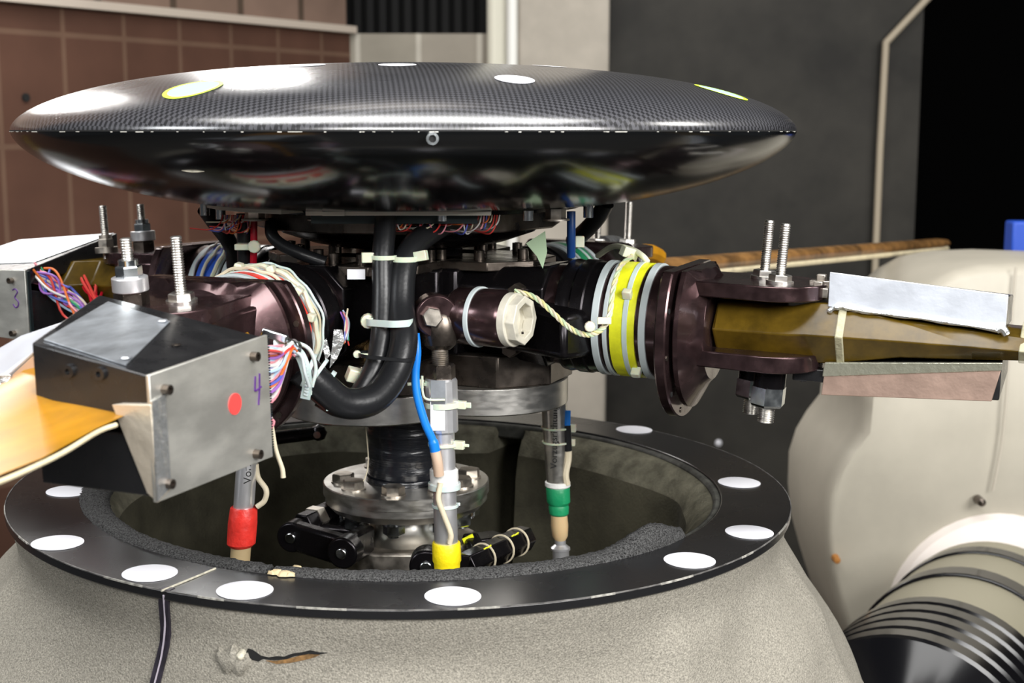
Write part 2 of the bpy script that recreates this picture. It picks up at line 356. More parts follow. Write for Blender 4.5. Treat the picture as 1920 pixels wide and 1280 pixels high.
# ------------------------------------------------------------------ fairing (ring centre slightly left of the mast, tilted)
FC = V((-.006, 0, 0)); TILT = R(1.13)
fairing = thing('pylon_fairing', 'flared grey-green flocked fairing with a black ring flange around the rotor mast', 'fairing', FC, (0, TILT, 0))
Mf = Mx.Translation(FC) @ Mx.Rotation(TILT, 4, 'Y'); Mi = Mf.inverted()
def onring(x, y):     # pixel -> local xy on ring top
    C0 = Mi @ CAM; v = (Mi.to_3x3() @ ray(x, y)); p = C0 - v * (C0.z / v.z); return p
def dang(a, c): return (a - R(c) + pi) % (2 * pi) - pi
def sm(t): t = max(0, min(1, t)); return t * t * (3 - 2 * t)
def skr(a, z):
    d0 = max(0, -z); d = min(d0, .24); f = sm(1 - abs(((a + pi) % (2 * pi)) - pi) / R(75)) ; g = sm(1 - abs((a % (2 * pi)) - pi) / R(80))
    e = d ** 1.35
    r = .398 - .012 * sm(d / .05) + .05 * e * 2
    r += f * (.9 * max(0, d - .035) * .55 + .012 * sm(d / .1)) + g * (1.0 * max(0, d - .05) * .9)
    if d0 > .24: r += (.40 - r) * sm((d0 - .24) / .3)
    # soft creases
    r += .007 * math.exp(-(dang(a, -16) / .035) ** 2) * sm((d - .01) / .05) - .009 * math.exp(-(dang(a, -36) / .09) ** 2) * sm((d - .02) / .06)
    r -= .0035 * math.exp(-((z + .062 + .03 * dang(a, -75)) / .010) ** 2) * math.exp(-(dang(a, -68) / .45) ** 4) + .003 * math.exp(-((z + .105 - .03 * dang(a, -75)) / .016) ** 2) * math.exp(-(dang(a, -60) / .4) ** 4)
    for ca in (R(-50), R(205)): r += .009 * math.exp(-(((a - ca + pi) % (2 * pi) - pi) / .05) ** 2) * sm((d - .02) / .06)
    r += .0025 * sin(a * 5 + z * 30) * sm(d / .1) + .0022 * sin(a * 11 - z * 55) * sm(d / .1)
    return r
m = MB(); NA = 240; zs = [-.004 - i * .0125 for i in range(44)]; vs = []
for z in zs:
    for i in range(NA):
        a = 2 * pi * i / NA; r = skr(a, z); vs.append((r * cos(a), r * sin(a), z))
fs = [(j * NA + i, j * NA + (i + 1) % NA, (j + 1) * NA + (i + 1) % NA, (j + 1) * NA + i) for j in range(len(zs) - 1) for i in range(NA)]
m.add(vs, fs); obj('skirt', m, suede, fairing, ang=80)
m = MB(); m.ring(.33, .4005, -.0085, 0, n=160); ro = obj('ring_flange', m, ringm, fairing, bevel=.0012, label='scuffed black ring flange')
m = MB(); m.ring(.322, .332, -.02, -.002, n=140); obj('inner_lip', m, mat('worn grey lip', (.05, .05, .043), .7, var=.6, vscale=60), fairing, bevel=.003)
# white scuffed line along outer edge of the ring
m = MB(); m.ring(.3998, .4007, -.0008, .0002, n=160); obj('edge_line', m, mat('worn edge line', (.13, .125, .12), .6, var=.7, vscale=60), fairing)
scf = mat('scuffed edge', (.32, .31, .28), .7, var=.5, vscale=200)
for a0 in (198, 214, 236, 250, 262, 280, 296, 306, 322, 335):
    m = MB(); m.ring(.3998, .4009, -.0012, .0003, a0=R(a0), a1=R(a0 + random.uniform(3, 8)), n=14); obj('edge_scuff', m, scf, fairing)
for (x, y) in [(130, 921), (108, 1018), (281, 1075), (459, 1107), (849, 1118), (1293, 1051), (1405, 998), (1386, 905), (1189, 806)]:
    p = onring(x, y); m = MB(); m.lathe([(.0227, .0003), (.0227, .0007), (.0222, .0009)], (p.x, p.y, 0), (0, 0, 1), 48); obj('marker_sticker', m, sticker, fairing, label='round white marker sticker')
# ring joint and skirt joint
pa, pb = onring(303, 1108), onring(404, 1066)
m = MB(); m.tube([(pa.x, pa.y, .0003), (pa.lerp(pb, .5).x + .001, pa.lerp(pb, .5).y, .0006), (pb.x, pb.y, .0003)], .0009, 6); obj('ring_joint', m, chalk, fairing)
aj = math.atan2(pa.y, pa.x); m = MB()
for z0, k in ((0, 0),):
    L_ = []; Rr = []
    for i in range(40):
        z = .0005 - i * .0125; a_ = aj + .45 * z; r = skr(a_, z) + .0025
        L_.append((r * cos(a_ - .012), r * sin(a_ - .012), z)); Rr.append((r * cos(a_ + .012), r * sin(a_ + .012), z))
    secs = []
    for i in range(40):
        z = L_[i][2]; a, b = V(L_[i]), V(Rr[i]); inn = V((-cos(aj), -sin(aj), 0)) * .008
        secs.append([a, b, b + inn, a + inn])
    m.loft(secs)
obj('skirt_joint', m, mat('black joint sealant', (.02, .016, .026), .5, var=.5, vscale=80), fairing)
m = MB(); pts_ = []
for i in range(16):
    z = -.004 - i * .028; a_ = aj + .45 * z; r = skr(a_, z) + .0032; pts_.append((r * cos(a_ + .002), r * sin(a_ + .002), z))
m.tube(pts_, .0008, 5); obj('joint_line', m, mat('pale joint line', (.4, .36, .42), .6), fairing)
# torn patch
def onskirt(x, y):
    C0 = Mi @ CAM; v = (Mi.to_3x3() @ ray(x, y)).normalized(); lo, hi = .9, 1.5
    t = .8
    while t < 1.6:
        p = C0 + v * t
        if math.hypot(p.x, p.y) < skr(math.atan2(p.y, p.x), min(p.z, -.001)): break
        t += .0005
    return p
def decal_poly(pix, off, thick=.002):
    q = [onskirt(x, y) for x, y in pix]; n = len(q); out_ = [p + V((p.x, p.y, 0)).normalized() * off for p in q]; inn = [p - V((p.x, p.y, 0)).normalized() * thick for p in q]
    m = MB(); m.add(out_ + inn, [tuple(range(n)), tuple(range(2 * n - 1, n - 1, -1))] + [(i, (i + 1) % n, n + (i + 1) % n, n + i) for i in range(n)]); return m
obj('torn_gash', decal_poly([(461, 1224), (466, 1215), (474, 1217), (482, 1222), (490, 1228), (505, 1231), (520, 1229), (533, 1230), (550, 1224), (566, 1222), (582, 1218), (598, 1222), (614, 1223), (596, 1226), (580, 1224), (566, 1227), (552, 1229), (540, 1234), (522, 1236), (508, 1236), (494, 1234), (486, 1239), (474, 1236)], .0012), darkhole, fairing)
obj('torn_edge', decal_poly([(500, 1237), (515, 1238), (530, 1236), (545, 1233), (562, 1228), (580, 1225), (600, 1226), (590, 1231), (570, 1236), (545, 1241), (520, 1243)], .0016), mat('torn brown foam', (.2, .11, .04), .9, var=.5, vscale=200), fairing)
q = onskirt(438, 1238); m = MB(); 
m.lathe([(.0001, .006), (.008, .0052), (.014, .003), (.017, -.001)], q, V((q.x, q.y, 0)), 20, mod=lambda p: p + V((0, 0, .003 * sin(p.x * 500) - (p.z - q.z) * .3)))
obj('loose_flap', m, suede, fairing)
q = onskirt(455, 1226); m = MB(); m.lathe([(.0001, .008), (.003, .006), (.005, -.001)], q, V((q.x, q.y, 0)), 10); obj('foam_chip', m, chalk, fairing)
# bowl interior
m = MB(); pr = [(.328, -.004), (.318, -.008), (.306, -.018), (.296, -.034), (.290, -.06), (.287, -.12), (.283, -.25), (.26, -.32), (.0001, -.34)]
N2 = 240
vs = []
for jz, (r, z) in enumerate(pr):
    for i in range(N2):
        a = 2 * pi * i / N2; rr = r
        if jz > 0 and r > .2:
            rr += .075 * math.exp(-(dang(a, 70) / .045) ** 4) * sm(jz / 2)      # gap between the two inner pads
            rr -= .022 * math.exp(-(dang(a, 92) / .28) ** 4) * sm(jz / 2)
            rr -= .010 * math.exp(-(dang(a, 42) / .3) ** 4) * sm(jz / 2)
            rr += .012 * math.exp(-(dang(a, 12) / .12) ** 2) * sm((jz - 2) / 2)
        vs.append((rr * cos(a), rr * sin(a), z))
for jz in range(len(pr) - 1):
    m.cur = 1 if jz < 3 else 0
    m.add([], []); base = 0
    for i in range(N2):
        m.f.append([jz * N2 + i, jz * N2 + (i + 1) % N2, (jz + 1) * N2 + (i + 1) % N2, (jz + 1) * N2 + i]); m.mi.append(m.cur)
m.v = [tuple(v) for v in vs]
obj('bowl_lining', m, [foam_in, mat('lit foam edge', (.15, .142, .105), .95, 0, var=.35, vscale=40, bump=.6, bscale=300, spec=.1)], fairing, ang=60)  # overhead light painted in: bevel rows paler, wall below darker
# pedestal
m = MB(); m.lathe([(.6, FL), (.6, FL + .03), (.42, FL + .06), (.4, -.545)], (FC.x, 0, 0), (0, 0, 1), 64); tag(obj('pedestal', m, suede), 'broad grey pedestal carrying the fairing, standing on the floor', 'pedestal')
# foam strips (open cell) along the front inner edge
def foam_strip(name, a0, a1, wid, lab, hump=None):
    m = MB(); n = int((a1 - a0) / R(.6)); secs = []
    for i in range(n + 1):
        a = a0 + (a1 - a0) * i / n; t_ = i / n; e = max(0, min(1, min(t_, 1 - t_) * 14)) ** .5
        ww = wid(t_); ro_ = .333; sec = []
        hh_ = .009 + (hump(t_) if hump else 0)
        for k in range(12):
            b = 2 * pi * k / 12; rr = ro_ - ww / 2 + cos(b) * ww / 2 * (.75 + .25 * e) + random.uniform(-.0007, .0007)
            z = -.004 + sin(b) * hh_ + random.uniform(-.0006, .0006); sec.append((rr * cos(a), rr * sin(a), z))
        secs.append(sec)
    m.loft(secs); o = obj(name, m, foam_bk, None, ang=60); o.location = FC; o.rotation_euler = (0, TILT, 0)
    return tag(o, lab, 'foam strip', 'open cell foam strips along the ring')
foam_strip('foam_strip', R(178), R(253.5), lambda t: .034 - .012 * t, 'charcoal foam strip along the left inner edge of the ring')
foam_strip('foam_strip', R(254.5), R(326), lambda t: .021 + .008 * sin(t * pi), 'charcoal foam strip along the front right inner edge of the ring', lambda t: .016 * math.exp(-((t - .88) / .09) ** 2))
# torn filler scraps on the ring
m = MB()
for (x, y, rx) in ((520, 1075, .006), (535, 1078, .008), (548, 1073, .006), (556, 1068, .005), (508, 1077, .003), (545, 1080, .004)):
    p = onring(x, y); m.lathe([(.0001, .0035), (rx * .6, .003), (rx, .0005)], (p.x, p.y, .0003), (0, 0, 1), 9, mod=lambda q: q + V((random.uniform(-1, 1), random.uniform(-1, 1), 0)) * .0012)
obj('filler_scrap', m, mat('cream filler', (.62, .5, .3), .8), fairing)

# ------------------------------------------------------------------ hub cover
RC = .3858
def domez(r): return .3672 + .065 * max(0, 1 - (r / RC) ** 2.4) ** .55
def lowz(r): return max(.2965, .3668 - .083 * max(0, 1 - (r / RC) ** 2.4) ** .6)
_t = [i / 60 for i in range(61)]
UPF = [(max(.0001, RC * (1 - t ** 3)), domez(RC * (1 - t ** 3))) for t in _t]
LOF = [(max(.0001, RC * (1 - t ** 3)), lowz(RC * (1 - t ** 3))) for t in _t]
cover = thing('hub_cover', 'large black lens-shaped carbon fibre cover on top of the rotor hub', 'hub cover', (.003, 0, .297))
Tc = Mx.Translation((0, 0, -.297))
def mbc(): m = MB(); m.T = Tc; return m
m = mbc(); m.lathe(UPF, n=200); obj('upper_shell', m, carbon_m, cover, ang=60)
m = mbc(); m.lathe(LOF, n=200); obj('lower_shell', m, bkgloss, cover, ang=60, label='glossy black lower shell')
m = mbc(); m.ring(.37, RC + .0002, .3664, .3676, n=200); obj('seam_gasket', m, darkhole, cover)
for i in range(60):
    a = R(random.uniform(195, 345)); m = mbc(); m.ring(.3855, RC + .0005, .3659 + random.uniform(-.0001, .0002), .3664, a0=a, a1=a + R(random.choice((.15, .25, .3, .5, 1.4)) * random.uniform(.6, 1.3)), n=4)
    obj('seam_chip', m, chip_m, cover)
def ondome(x, y):
    DX = V((.003, 0, 0))
    v = ray(x, y).normalized(); t = .9
    while t < 2.2:
        p = CAM + v * t - DX; r = math.hypot(p.x, p.y)
        if r < RC and p.z < domez(r): return p
        t += .0004
def patch(c, r, dz, n=28, r0=0):
    m = mbc(); vs = []; rr = [r0, r] if r0 else [r * .01, r * .5, r]
    for q in rr:
        for i in range(n):
            a = 2 * pi * i / n; x, y = c.x + q * cos(a), c.y + q * sin(a); vs.append((x, y, domez(math.hypot(x, y)) + dz))
    k = len(rr); fs = [(j * n + i, j * n + (i + 1) % n, (j + 1) * n + (i + 1) % n, (j + 1) * n + i) for j in range(k - 1) for i in range(n)]
    return m.add(vs, fs)
for (x, y, kind) in ((362, 166, 'ring'), (965, 149, ''), (745, 122, ''), (1352, 172, 'ring'), (1030, 124.5, ''), (575, 123, '')):
    c = ondome(x, y)
    if not c: continue
    if kind:
        obj('marker_edge', patch(c, .0245, .0006, r0=.0205), stick_y, cover, label='lime green sticker edge')
        obj('marker_sticker', patch(c, .021, .0004), stick_b, cover, label='pale blue marker sticker with lime edge')
    else: obj('marker_sticker', patch(c, .0165, .0005), sticker, cover, label='round white marker sticker')
# drain hole in lower shell
def onlow(x, y):
    v = ray(x, y).normalized(); t = .9
    while t < 2:
        p = CAM + v * t - V((.003, 0, 0)); r = math.hypot(p.x, p.y)
        if r < RC and p.z > lowz(r): return p
        t += .0004
p = onlow(810, 260); dr = V((p.x, p.y, 0)).normalized()
m = mbc(); m.ring(.0028, .0047, -.002, .0105, p - dr * .003, dr, 24); obj('hole_ring', m, zinc, cover)
m = mbc(); m.cyl(p - dr * .004, p + dr * .0055, .003, n=16); obj('hole', m, darkhole, cover)
# white scuff
sa, sb = onlow(341, 319.5), onlow(383, 321)
if sa and sb:
    m = mbc(); m.tube([sa, sa.lerp(sb, .5) + V((0, -.0003, -.0004)), sb], lambda t: .0004 + .0007 * sin(pi * t), 6); obj('scratch', m, chalk, cover)

# ------------------------------------------------------------------ mast and flanged coupling
mast = thing('mast_coupling', 'bolted steel flange coupling on the vertical mast inside the ring', 'coupling', (-.006, 0, -.2))
Tm = Mx.Translation((0, 0, .2))
def mbm(): m = MB(); m.T = Tm; return m
fz = at(757, 938, -.087).z; fz2 = at(757, 961, -.087).z; fz3 = at(757, 974, -.086).z; fz4 = at(757, 985, -.078).z
m = mbm(); m.lathe([(.04, fz + .0003), (.0865, fz), (.0875, fz - .001), (.0875, fz2 + .0006), (.0862, fz2)], n=96); obj('upper_flange', m, steel, mast)
m = mbm(); m.lathe([(.0855, fz2), (.0855, fz3), (.078, fz4), (.05, fz4 - .002)], n=96); obj('lower_flange', m, steel, mast)
m = mbm(); zt_ = .108
pr = [(.041, zt_)]
k = 16
for i in range(k): z = zt_ - (zt_ - fz) * (i + .5) / k; pr += [(.0385 + .0012 * (i % 3), z)]
pr += [(.042, fz + .006), (.043, fz)]
m.lathe(pr, n=48); obj('wrapped_shaft', m, darkrub, mast, label='shaft wrapped in black tape')
m = mbm(); m.lathe([(.036, fz4), (.036, fz4 - .012), (.04, fz4 - .022), (.05, fz4 - .03), (.062, fz4 - .034)], n=48); obj('neck', m, steel, mast)
z6 = fz4 - .034
m = mbm()
oc = [(.075 * cos(R(a)), .075 * sin(R(a))) for a in (-112, -68, -30, 10, 50, 90, 130, 170, 208, 230)]
m.prism(oc, -.2, z6 + .002); obj('base_block', m, steel_w, mast, bevel=.003)
bp_ = [(atz(x, y, fz)) for x, y in ((637, 886), (657, 905), (740, 922), (872, 896), (878, 866))]
a0b = math.atan2(bp_[2].y, bp_[2].x)
for i, adg in enumerate((-97, -140, -168, -55, -27, 6, 55, 125)):
    a = R(adg); x, y = .0665 * cos(a), .0665 * sin(a)
    m = mbm(); m.cyl((x, y, fz), (x, y, fz + .0016), .0128, n=24); m.hexp((x, y, fz + .0016), (x, y, fz + .0098), .0118, rot=i * .7); obj('bolt_head', m, steel_w, mast)
    m = mbm(); m.cyl((x, y, fz4 + .001), (x, y, fz4 - .002), .0125, n=24); m.hexp((x, y, fz4 - .002), (x, y, fz4 - .013), .0112, rot=i * .4); m.cyl((x, y, fz4 - .013), (x, y, fz4 - .0155), .006, n=16); obj('bolt_nut', m, zinc, mast)
m = mbm(); m.tube([(-.05, -.046, fz + .002), (-.04, -.045, fz + .01), (-.036, -.037, fz + .03), (-.04, -.03, fz + .075)], .0007, 6); obj('lock_wire', m, beige_c, mast)

# scissor links (black) at left and right of the base
def lug(m, p, axd, r, h): m.cyl(V(p) - V(axd).normalized() * h / 2, V(p) + V(axd).normalized() * h / 2, r, n=28)
def bar(m, a, b, wd_, ht):
    a, b = V(a), V(b); d = (b - a); L = d.length; q = d.to_track_quat('X', 'Z').to_euler(); m.box((a + b) / 2, (L, wd_, ht), q)
sl = thing('scissor_link', 'black scissor link left of the steel coupling base', 'link', at(600, 1010, -.06), group=None); O = sl.location.copy()
def mbo(O): m = MB(); m.T = Mx.Translation(-O); return m
m = mbo(O); a = at(553, 1003, -.07); b = at(648, 1032, -.115); c = at(690, 1010, -.05)
bar(m, a, b, .016, .03); bar(m, b, c, .016, .03); bar(m, a + V((.01, .03, 0)), c + V((0, .02, 0)), .03, .016)
obj('link_body', m, black_met, sl, bevel=.004)
for p_ in (a, b):
    m = mbo(O); lug(m, p_, (-.3, -1, 0), .0158, .02); obj('pivot_lug', m, black_met, sl, bevel=.002)
    m = mbo(O); lug(m, p_ + V((-.3, -1, 0)) * .0098, (-.3, -1, 0), .0055, .004); obj('pivot_pin', m, zinc, sl, bevel=.001)
m = mbo(O); m.lathe([(.013, 0), (.013, .07)], at(566, 985, -.06), at(625, 958, -.01) - at(566, 985, -.06), 6); obj('hex_barrel', m, black_met, sl, bevel=.001)
m = mbo(O); pA, pB = at(566, 985, -.06), at(625, 958, -.01); dd = (pB - pA).normalized(); m.ring(.011, .0142, .018, .03, pA, dd, 6); obj('silver_collar', m, steel_w, sl)
sr = thing('scissor_link', 'black scissor link with yellow paint marks right of the steel coupling base', 'link', at(900, 1040, -.06)); O = sr.location.copy()
a = at(870, 1062, -.09); b = at(985, 1008, .01); c = at(800, 1056, -.12)
m = mbo(O); m.lathe([(.0145, 0), (.0145, (b - a).length)], a, b - a, 6); obj('hex_barrel', m, black_met, sr, bevel=.001)
m = mbo(O); bar(m, c, a, .02, .026); bar(m, at(880, 1012, -.02), at(900, 1050, -.06), .018, .02); obj('link_body', m, black_met, sr, bevel=.004)
m = mbo(O); lug(m, c, (0, -1, 0), .0165, .024); obj('pivot_lug', m, black_met, sr, bevel=.002)
m = mbo(O); lug(m, c + V((0, -.0125, 0)), (0, -1, 0), .006, .004); obj('pivot_pin', m, zinc, sr, bevel=.001)
m = mbo(O); bar(m, at(860, 1020, 0), at(940, 1008, .04), .03, .012); obj('link_plate', m, black_met, sr, bevel=.003)
for tt in (.35, .8):
    p_ = a.lerp(b, tt) + V((-.002, -.0115, .009)); m = mbo(O); m.box(p_, (.018, .0012, .005), Euler((.8, -.5, .5))); m.box(p_, (.006, .0012, .012), Euler((.8, -.5, .5))); obj('paint_mark', m, yellow, sr, label='yellow paint cross')
m = mbo(O); p_ = at(878, 1010, -.035); m.box(p_, (.012, .002, .006), Euler((.3, -.4, .3))); obj('paint_mark', m, yellow, sr, label='yellow paint cross')
for tt in (.3, .6, .85):
    m = mbo(O); m.ring(.0142, .0156, -.0008, .0008, a.lerp(b, tt), b - a, 28); obj('wire_loop', m, beige_c, sr)
# black actuator tube at back left inside the ring
at_ = thing('actuator_tube', 'black horizontal actuator tube with ball end inside the ring at left', 'tube', at(560, 815, .1)); O = at_.location.copy()
m = mbo(O); m.cyl(at(440, 830, .02), at(590, 812, .1), .0075); obj('tube', m, black_met, at_)
m = mbo(O); q = at(597, 811, .1); m.lathe([(.0001, -.01), (.007, -.007), (.01, 0), (.007, .007), (.0001, .01)], q, (0, 0, 1), 20); obj('ball_end', m, black_met, at_)
m = mbo(O); m.cyl(q + V((0, -.008, 0)), q + V((0, -.012, 0)), .004); obj('pin', m, zinc, at_)

# ------------------------------------------------------------------ hub body
hub = thing('rotor_hub', 'dark four-lobed rotor hub body with a bright steel base plate', 'rotor hub', (0, 0, .1))
Th = Mx.Translation((0, 0, -.1))
def mbh(): m = MB(); m.T = Th; return m
AR = {1: -22, 4: -113, 3: 151.5, 2: 57}
def lobes(dist, r, step=3):
    best = []
    for k in range(0, 360, step):
        a = R(k); d = V((cos(a), sin(a))); t = .02
        for th in (-22, 68, 158, -112):
            c = V((cos(R(th)), sin(R(th)))) * dist; b = c.dot(d); disc = b * b - c.dot(c) + r * r
            if disc > 0: t = max(t, b + math.sqrt(disc))
        best.append((d.x * t, d.y * t))
    return best
m = mbh(); m.prism(lobes(.083, .0865), .0935, .1205); obj('base_plate', m, steel, hub, bevel=.0012)
# per-arm blocks
for th in (-22, 68, 158, -112):
    M4 = Mx.Translation((0, 0, -.1)) @ Mx.Rotation(R(th), 4, 'Z')
    m = MB(); m.T = M4; ch = .03
    def octo(x0, x1, h, c): return [(x0, -h), (x1 - c, -h), (x1, -h + c), (x1, h - c), (x1 - c, h), (x0, h)]
    m.prism(octo(.03, .168, .072, .04), .1205, .152); obj('lobe_block', m, gun, hub, bevel=.0015)
    m = MB(); m.T = M4
    m.prism([(.05, -.07), (.085, -.072), (.09, -.05), (.085, -.03), (.05, -.03)], .15, .235)
    obj('lobe_cheek', m, black_met, hub, bevel=.003)
    m = MB(); m.T = M4
    m.prism([(.05, .03), (.085, .03), (.09, .05), (.085, .072), (.05, .07)], .15, .235)
    obj('lobe_cheek', m, black_met, hub, bevel=.003)
    m = MB(); m.T = M4; m.prism(octo(.02, .15, .066, .035), .233, .242); obj('top_plate', m, gun, hub, bevel=.001)
    for (bx, by) in ((.06, -.052), (.1, -.05), (.132, -.015), (.132, .015), (.1, .05), (.06, .052)):
        m = MB(); m.T = M4; m.cyl((bx, by, .242), (bx, by, .252), .0052, n=16); m.cyl((bx, by, .252), (bx, by, .2525), .003, n=8); obj('cap_screw', m, gun, hub, bevel=.0006)
m = mbh(); m.cyl((0, 0, .1), (0, 0, .262), .055, n=48); obj('central_column', m, black_met, hub)
m = mbh(); m.lathe([(.08, .252), (.1, .256), (.13, .266), (.135, .272), (.135, .29)], n=72); obj('upper_disc', m, black_met, hub, bevel=.001)
m = mbh(); m.prism([(.158 * cos(R(a)), .158 * sin(R(a))) for a in range(8, 368, 30)], .272, .290); obj('adapter_plate', m, gun, hub, bevel=.0015)
# aluminium carrier plate under the cover
m = mbh(); m.prism([(.205 * cos(R(a)), .205 * sin(R(a))) for a in (200, 212, 228, 240)] + [(-.06, -.12), (-.12, -.04)], .2925, .2965); obj('carrier_plate', m, alu_pl, hub, bevel=.0005)
m = mbh(); m.box((.005, -.187, .2945), (.165, .02, .004)); m.box((-.052, -.187, .2945), (.02, .03, .004)); obj('carrier_plate', m, alu_pl, hub, bevel=.0005)
m = mbh(); m.box((.0, -.174, .288), (.15, .014, .0075)); obj('connector_strip', m, teal, hub)
m = mbh(); m.lathe([(.175, .2905), (.18, .2968), (.1, .2968)], n=96); obj('cover_ring', m, black_met, hub)
for (x, y, Y, big) in ((384, 398, -.06, 0), (414, 405, -.08, 0), (478, 406, -.12, 1), (602, 406, -.16, 1), (829, 408, -.187, 0), (990, 407, -.182, 0), (1042, 406, -.15, 1), (1103, 402, -.1, 0)):
    p = at(x, y, Y); m = mbh(); r_ = .0095 if big else .0048
    m.hexp((p.x, p.y, .296), (p.x, p.y, p.z - .004), r_) if big else m.cyl((p.x, p.y, .296), (p.x, p.y, p.z - .003), r_, n=16)
    if big: m.cyl((p.x, p.y, p.z - .002), (p.x, p.y, p.z - .0035), r_ * 1.35, n=20)
    obj('mounting_bolt', m, steel_w if big else zinc, hub)
# bronze pillar seen left of the hoses
p = at(685, 600, -.1); m = mbh(); m.cyl((p.x, p.y, .128), (p.x, p.y, .234), .0115, n=24); obj('pillar', m, mat('bronze pillar', (.14, .09, .035), .25, .9), hub)
p = at(668, 514, -.19); m = mbh(); m.box((p.x, p.y, p.z), (.016, .002, .009)); obj('pale_label', m, sticker, hub)
p = at(1010, 460, -.12); m = mbh(); m.add([p + V(q) for q in ((-.012, 0, .002), (.006, -.004, .014), (.008, -.002, -.006), (.004, 0, -.022), (-.002, .002, -.01), (-.012, .003, .001), (.006, 0, .013), (.008, .002, -.006), (.004, .003, -.022), (-.002, .005, -.01))], [(0, 1, 2, 3, 4), (9, 8, 7, 6, 5), (0, 5, 6, 1), (1, 6, 7, 2), (2, 7, 8, 3), (3, 8, 9, 4), (4, 9, 5, 0)]); obj('tape_flag', m, mat('pale green tape flag', (.45, .6, .4), .4), hub)

# ------------------------------------------------------------------ rotor arms, blades, boxes
Z0 = .188
def flatz(zc):
    return lambda p: V((p.x, p.y, min(p.z, zc)))
TAPE = {1: (yellow, 'yellow'), 4: (redt, 'red'), 3: (bluet, 'blue'), 2: (greent, 'green')}
DROOP = {1: R(1.6), 2: R(1.3), 3: R(1.2), 4: R(2.6)}
BD = {1: R(1.3), 2: R(1.3), 3: R(1.2), 4: R(1.9)}
ZA = {1: .196, 2: Z0, 3: Z0 + .002, 4: .203}
X = (1, 0, 0)
W0 = -.026
armlab = {1: 'dark brown rotor blade arm with yellow tape pointing right', 4: 'dark brown rotor blade arm with red tape pointing front left', 3: 'dark brown rotor blade arm with blue tape pointing back left', 2: 'dark rotor blade arm pointing away behind the hub'}
def stud(k, parent, L, w, top, kit):
    par0 = parent
    tilt = Mx.Translation((L, w, .04)) @ Mx.Rotation(R(2.6), 4, 'Y') @ Mx.Translation((-L, -w, -.04))
    def mbs(): m = MB(); m.T = tilt; return m
    m = mbs(); m.thread((L, w, .038), (L, w, top), .0047, .0021); parent = obj('stud', m, steel, par0, ang=60)
    if kit == 'plain':
        m = mbs(); m.cyl((L, w, .0455), (L, w, .0485), .0125, n=32); m.hexp((L, w, .0485), (L, w, .054), .0105, .3); obj('stud_nut', m, steel, parent)
    elif kit == 'collar':
        m = mbs(); m.hexp((L, w, .0455), (L, w, .0570), .0138, .2); obj('stud_base', m, gun, parent)
        m = mbs(); m.cyl((L, w, .057), (L, w, .0685), .0142, n=40); obj('collar', m, alu_lt, parent, bevel=.0008)
        m = mbs(); m.hexp((L, w, .0685), (L, w, .0775), .0105, .3); m.cyl((L, w, .0775), (L, w, .082), .0078, n=24); obj('stud_nut', m, zinc, parent)
    elif kit == 'dark':
        m = mbs(); m.cyl((L, w, .0455), (L, w, .052), .013, n=32); m.hexp((L, w, .052), (L, w, .062), .0095, .3); m.cyl((L, w, .062), (L, w, .066), .0075, n=24); obj('stud_nut', m, steel_w, parent)
    m = mbs(); m.thread((L, w, -.066), (L, w, -.083), .0075, .0021); parent = obj('stud_foot', m, steel, par0, ang=60)
    m = mbs(); m.cyl((L, w, -.031), (L, w, -.049), .0145, n=32); obj('washer', m, black_met, parent)
    m = mbs(); m.hexp((L, w, -.049), (L, w, -.067), .0165, .5); obj('lower_nut', m, zinc, parent)
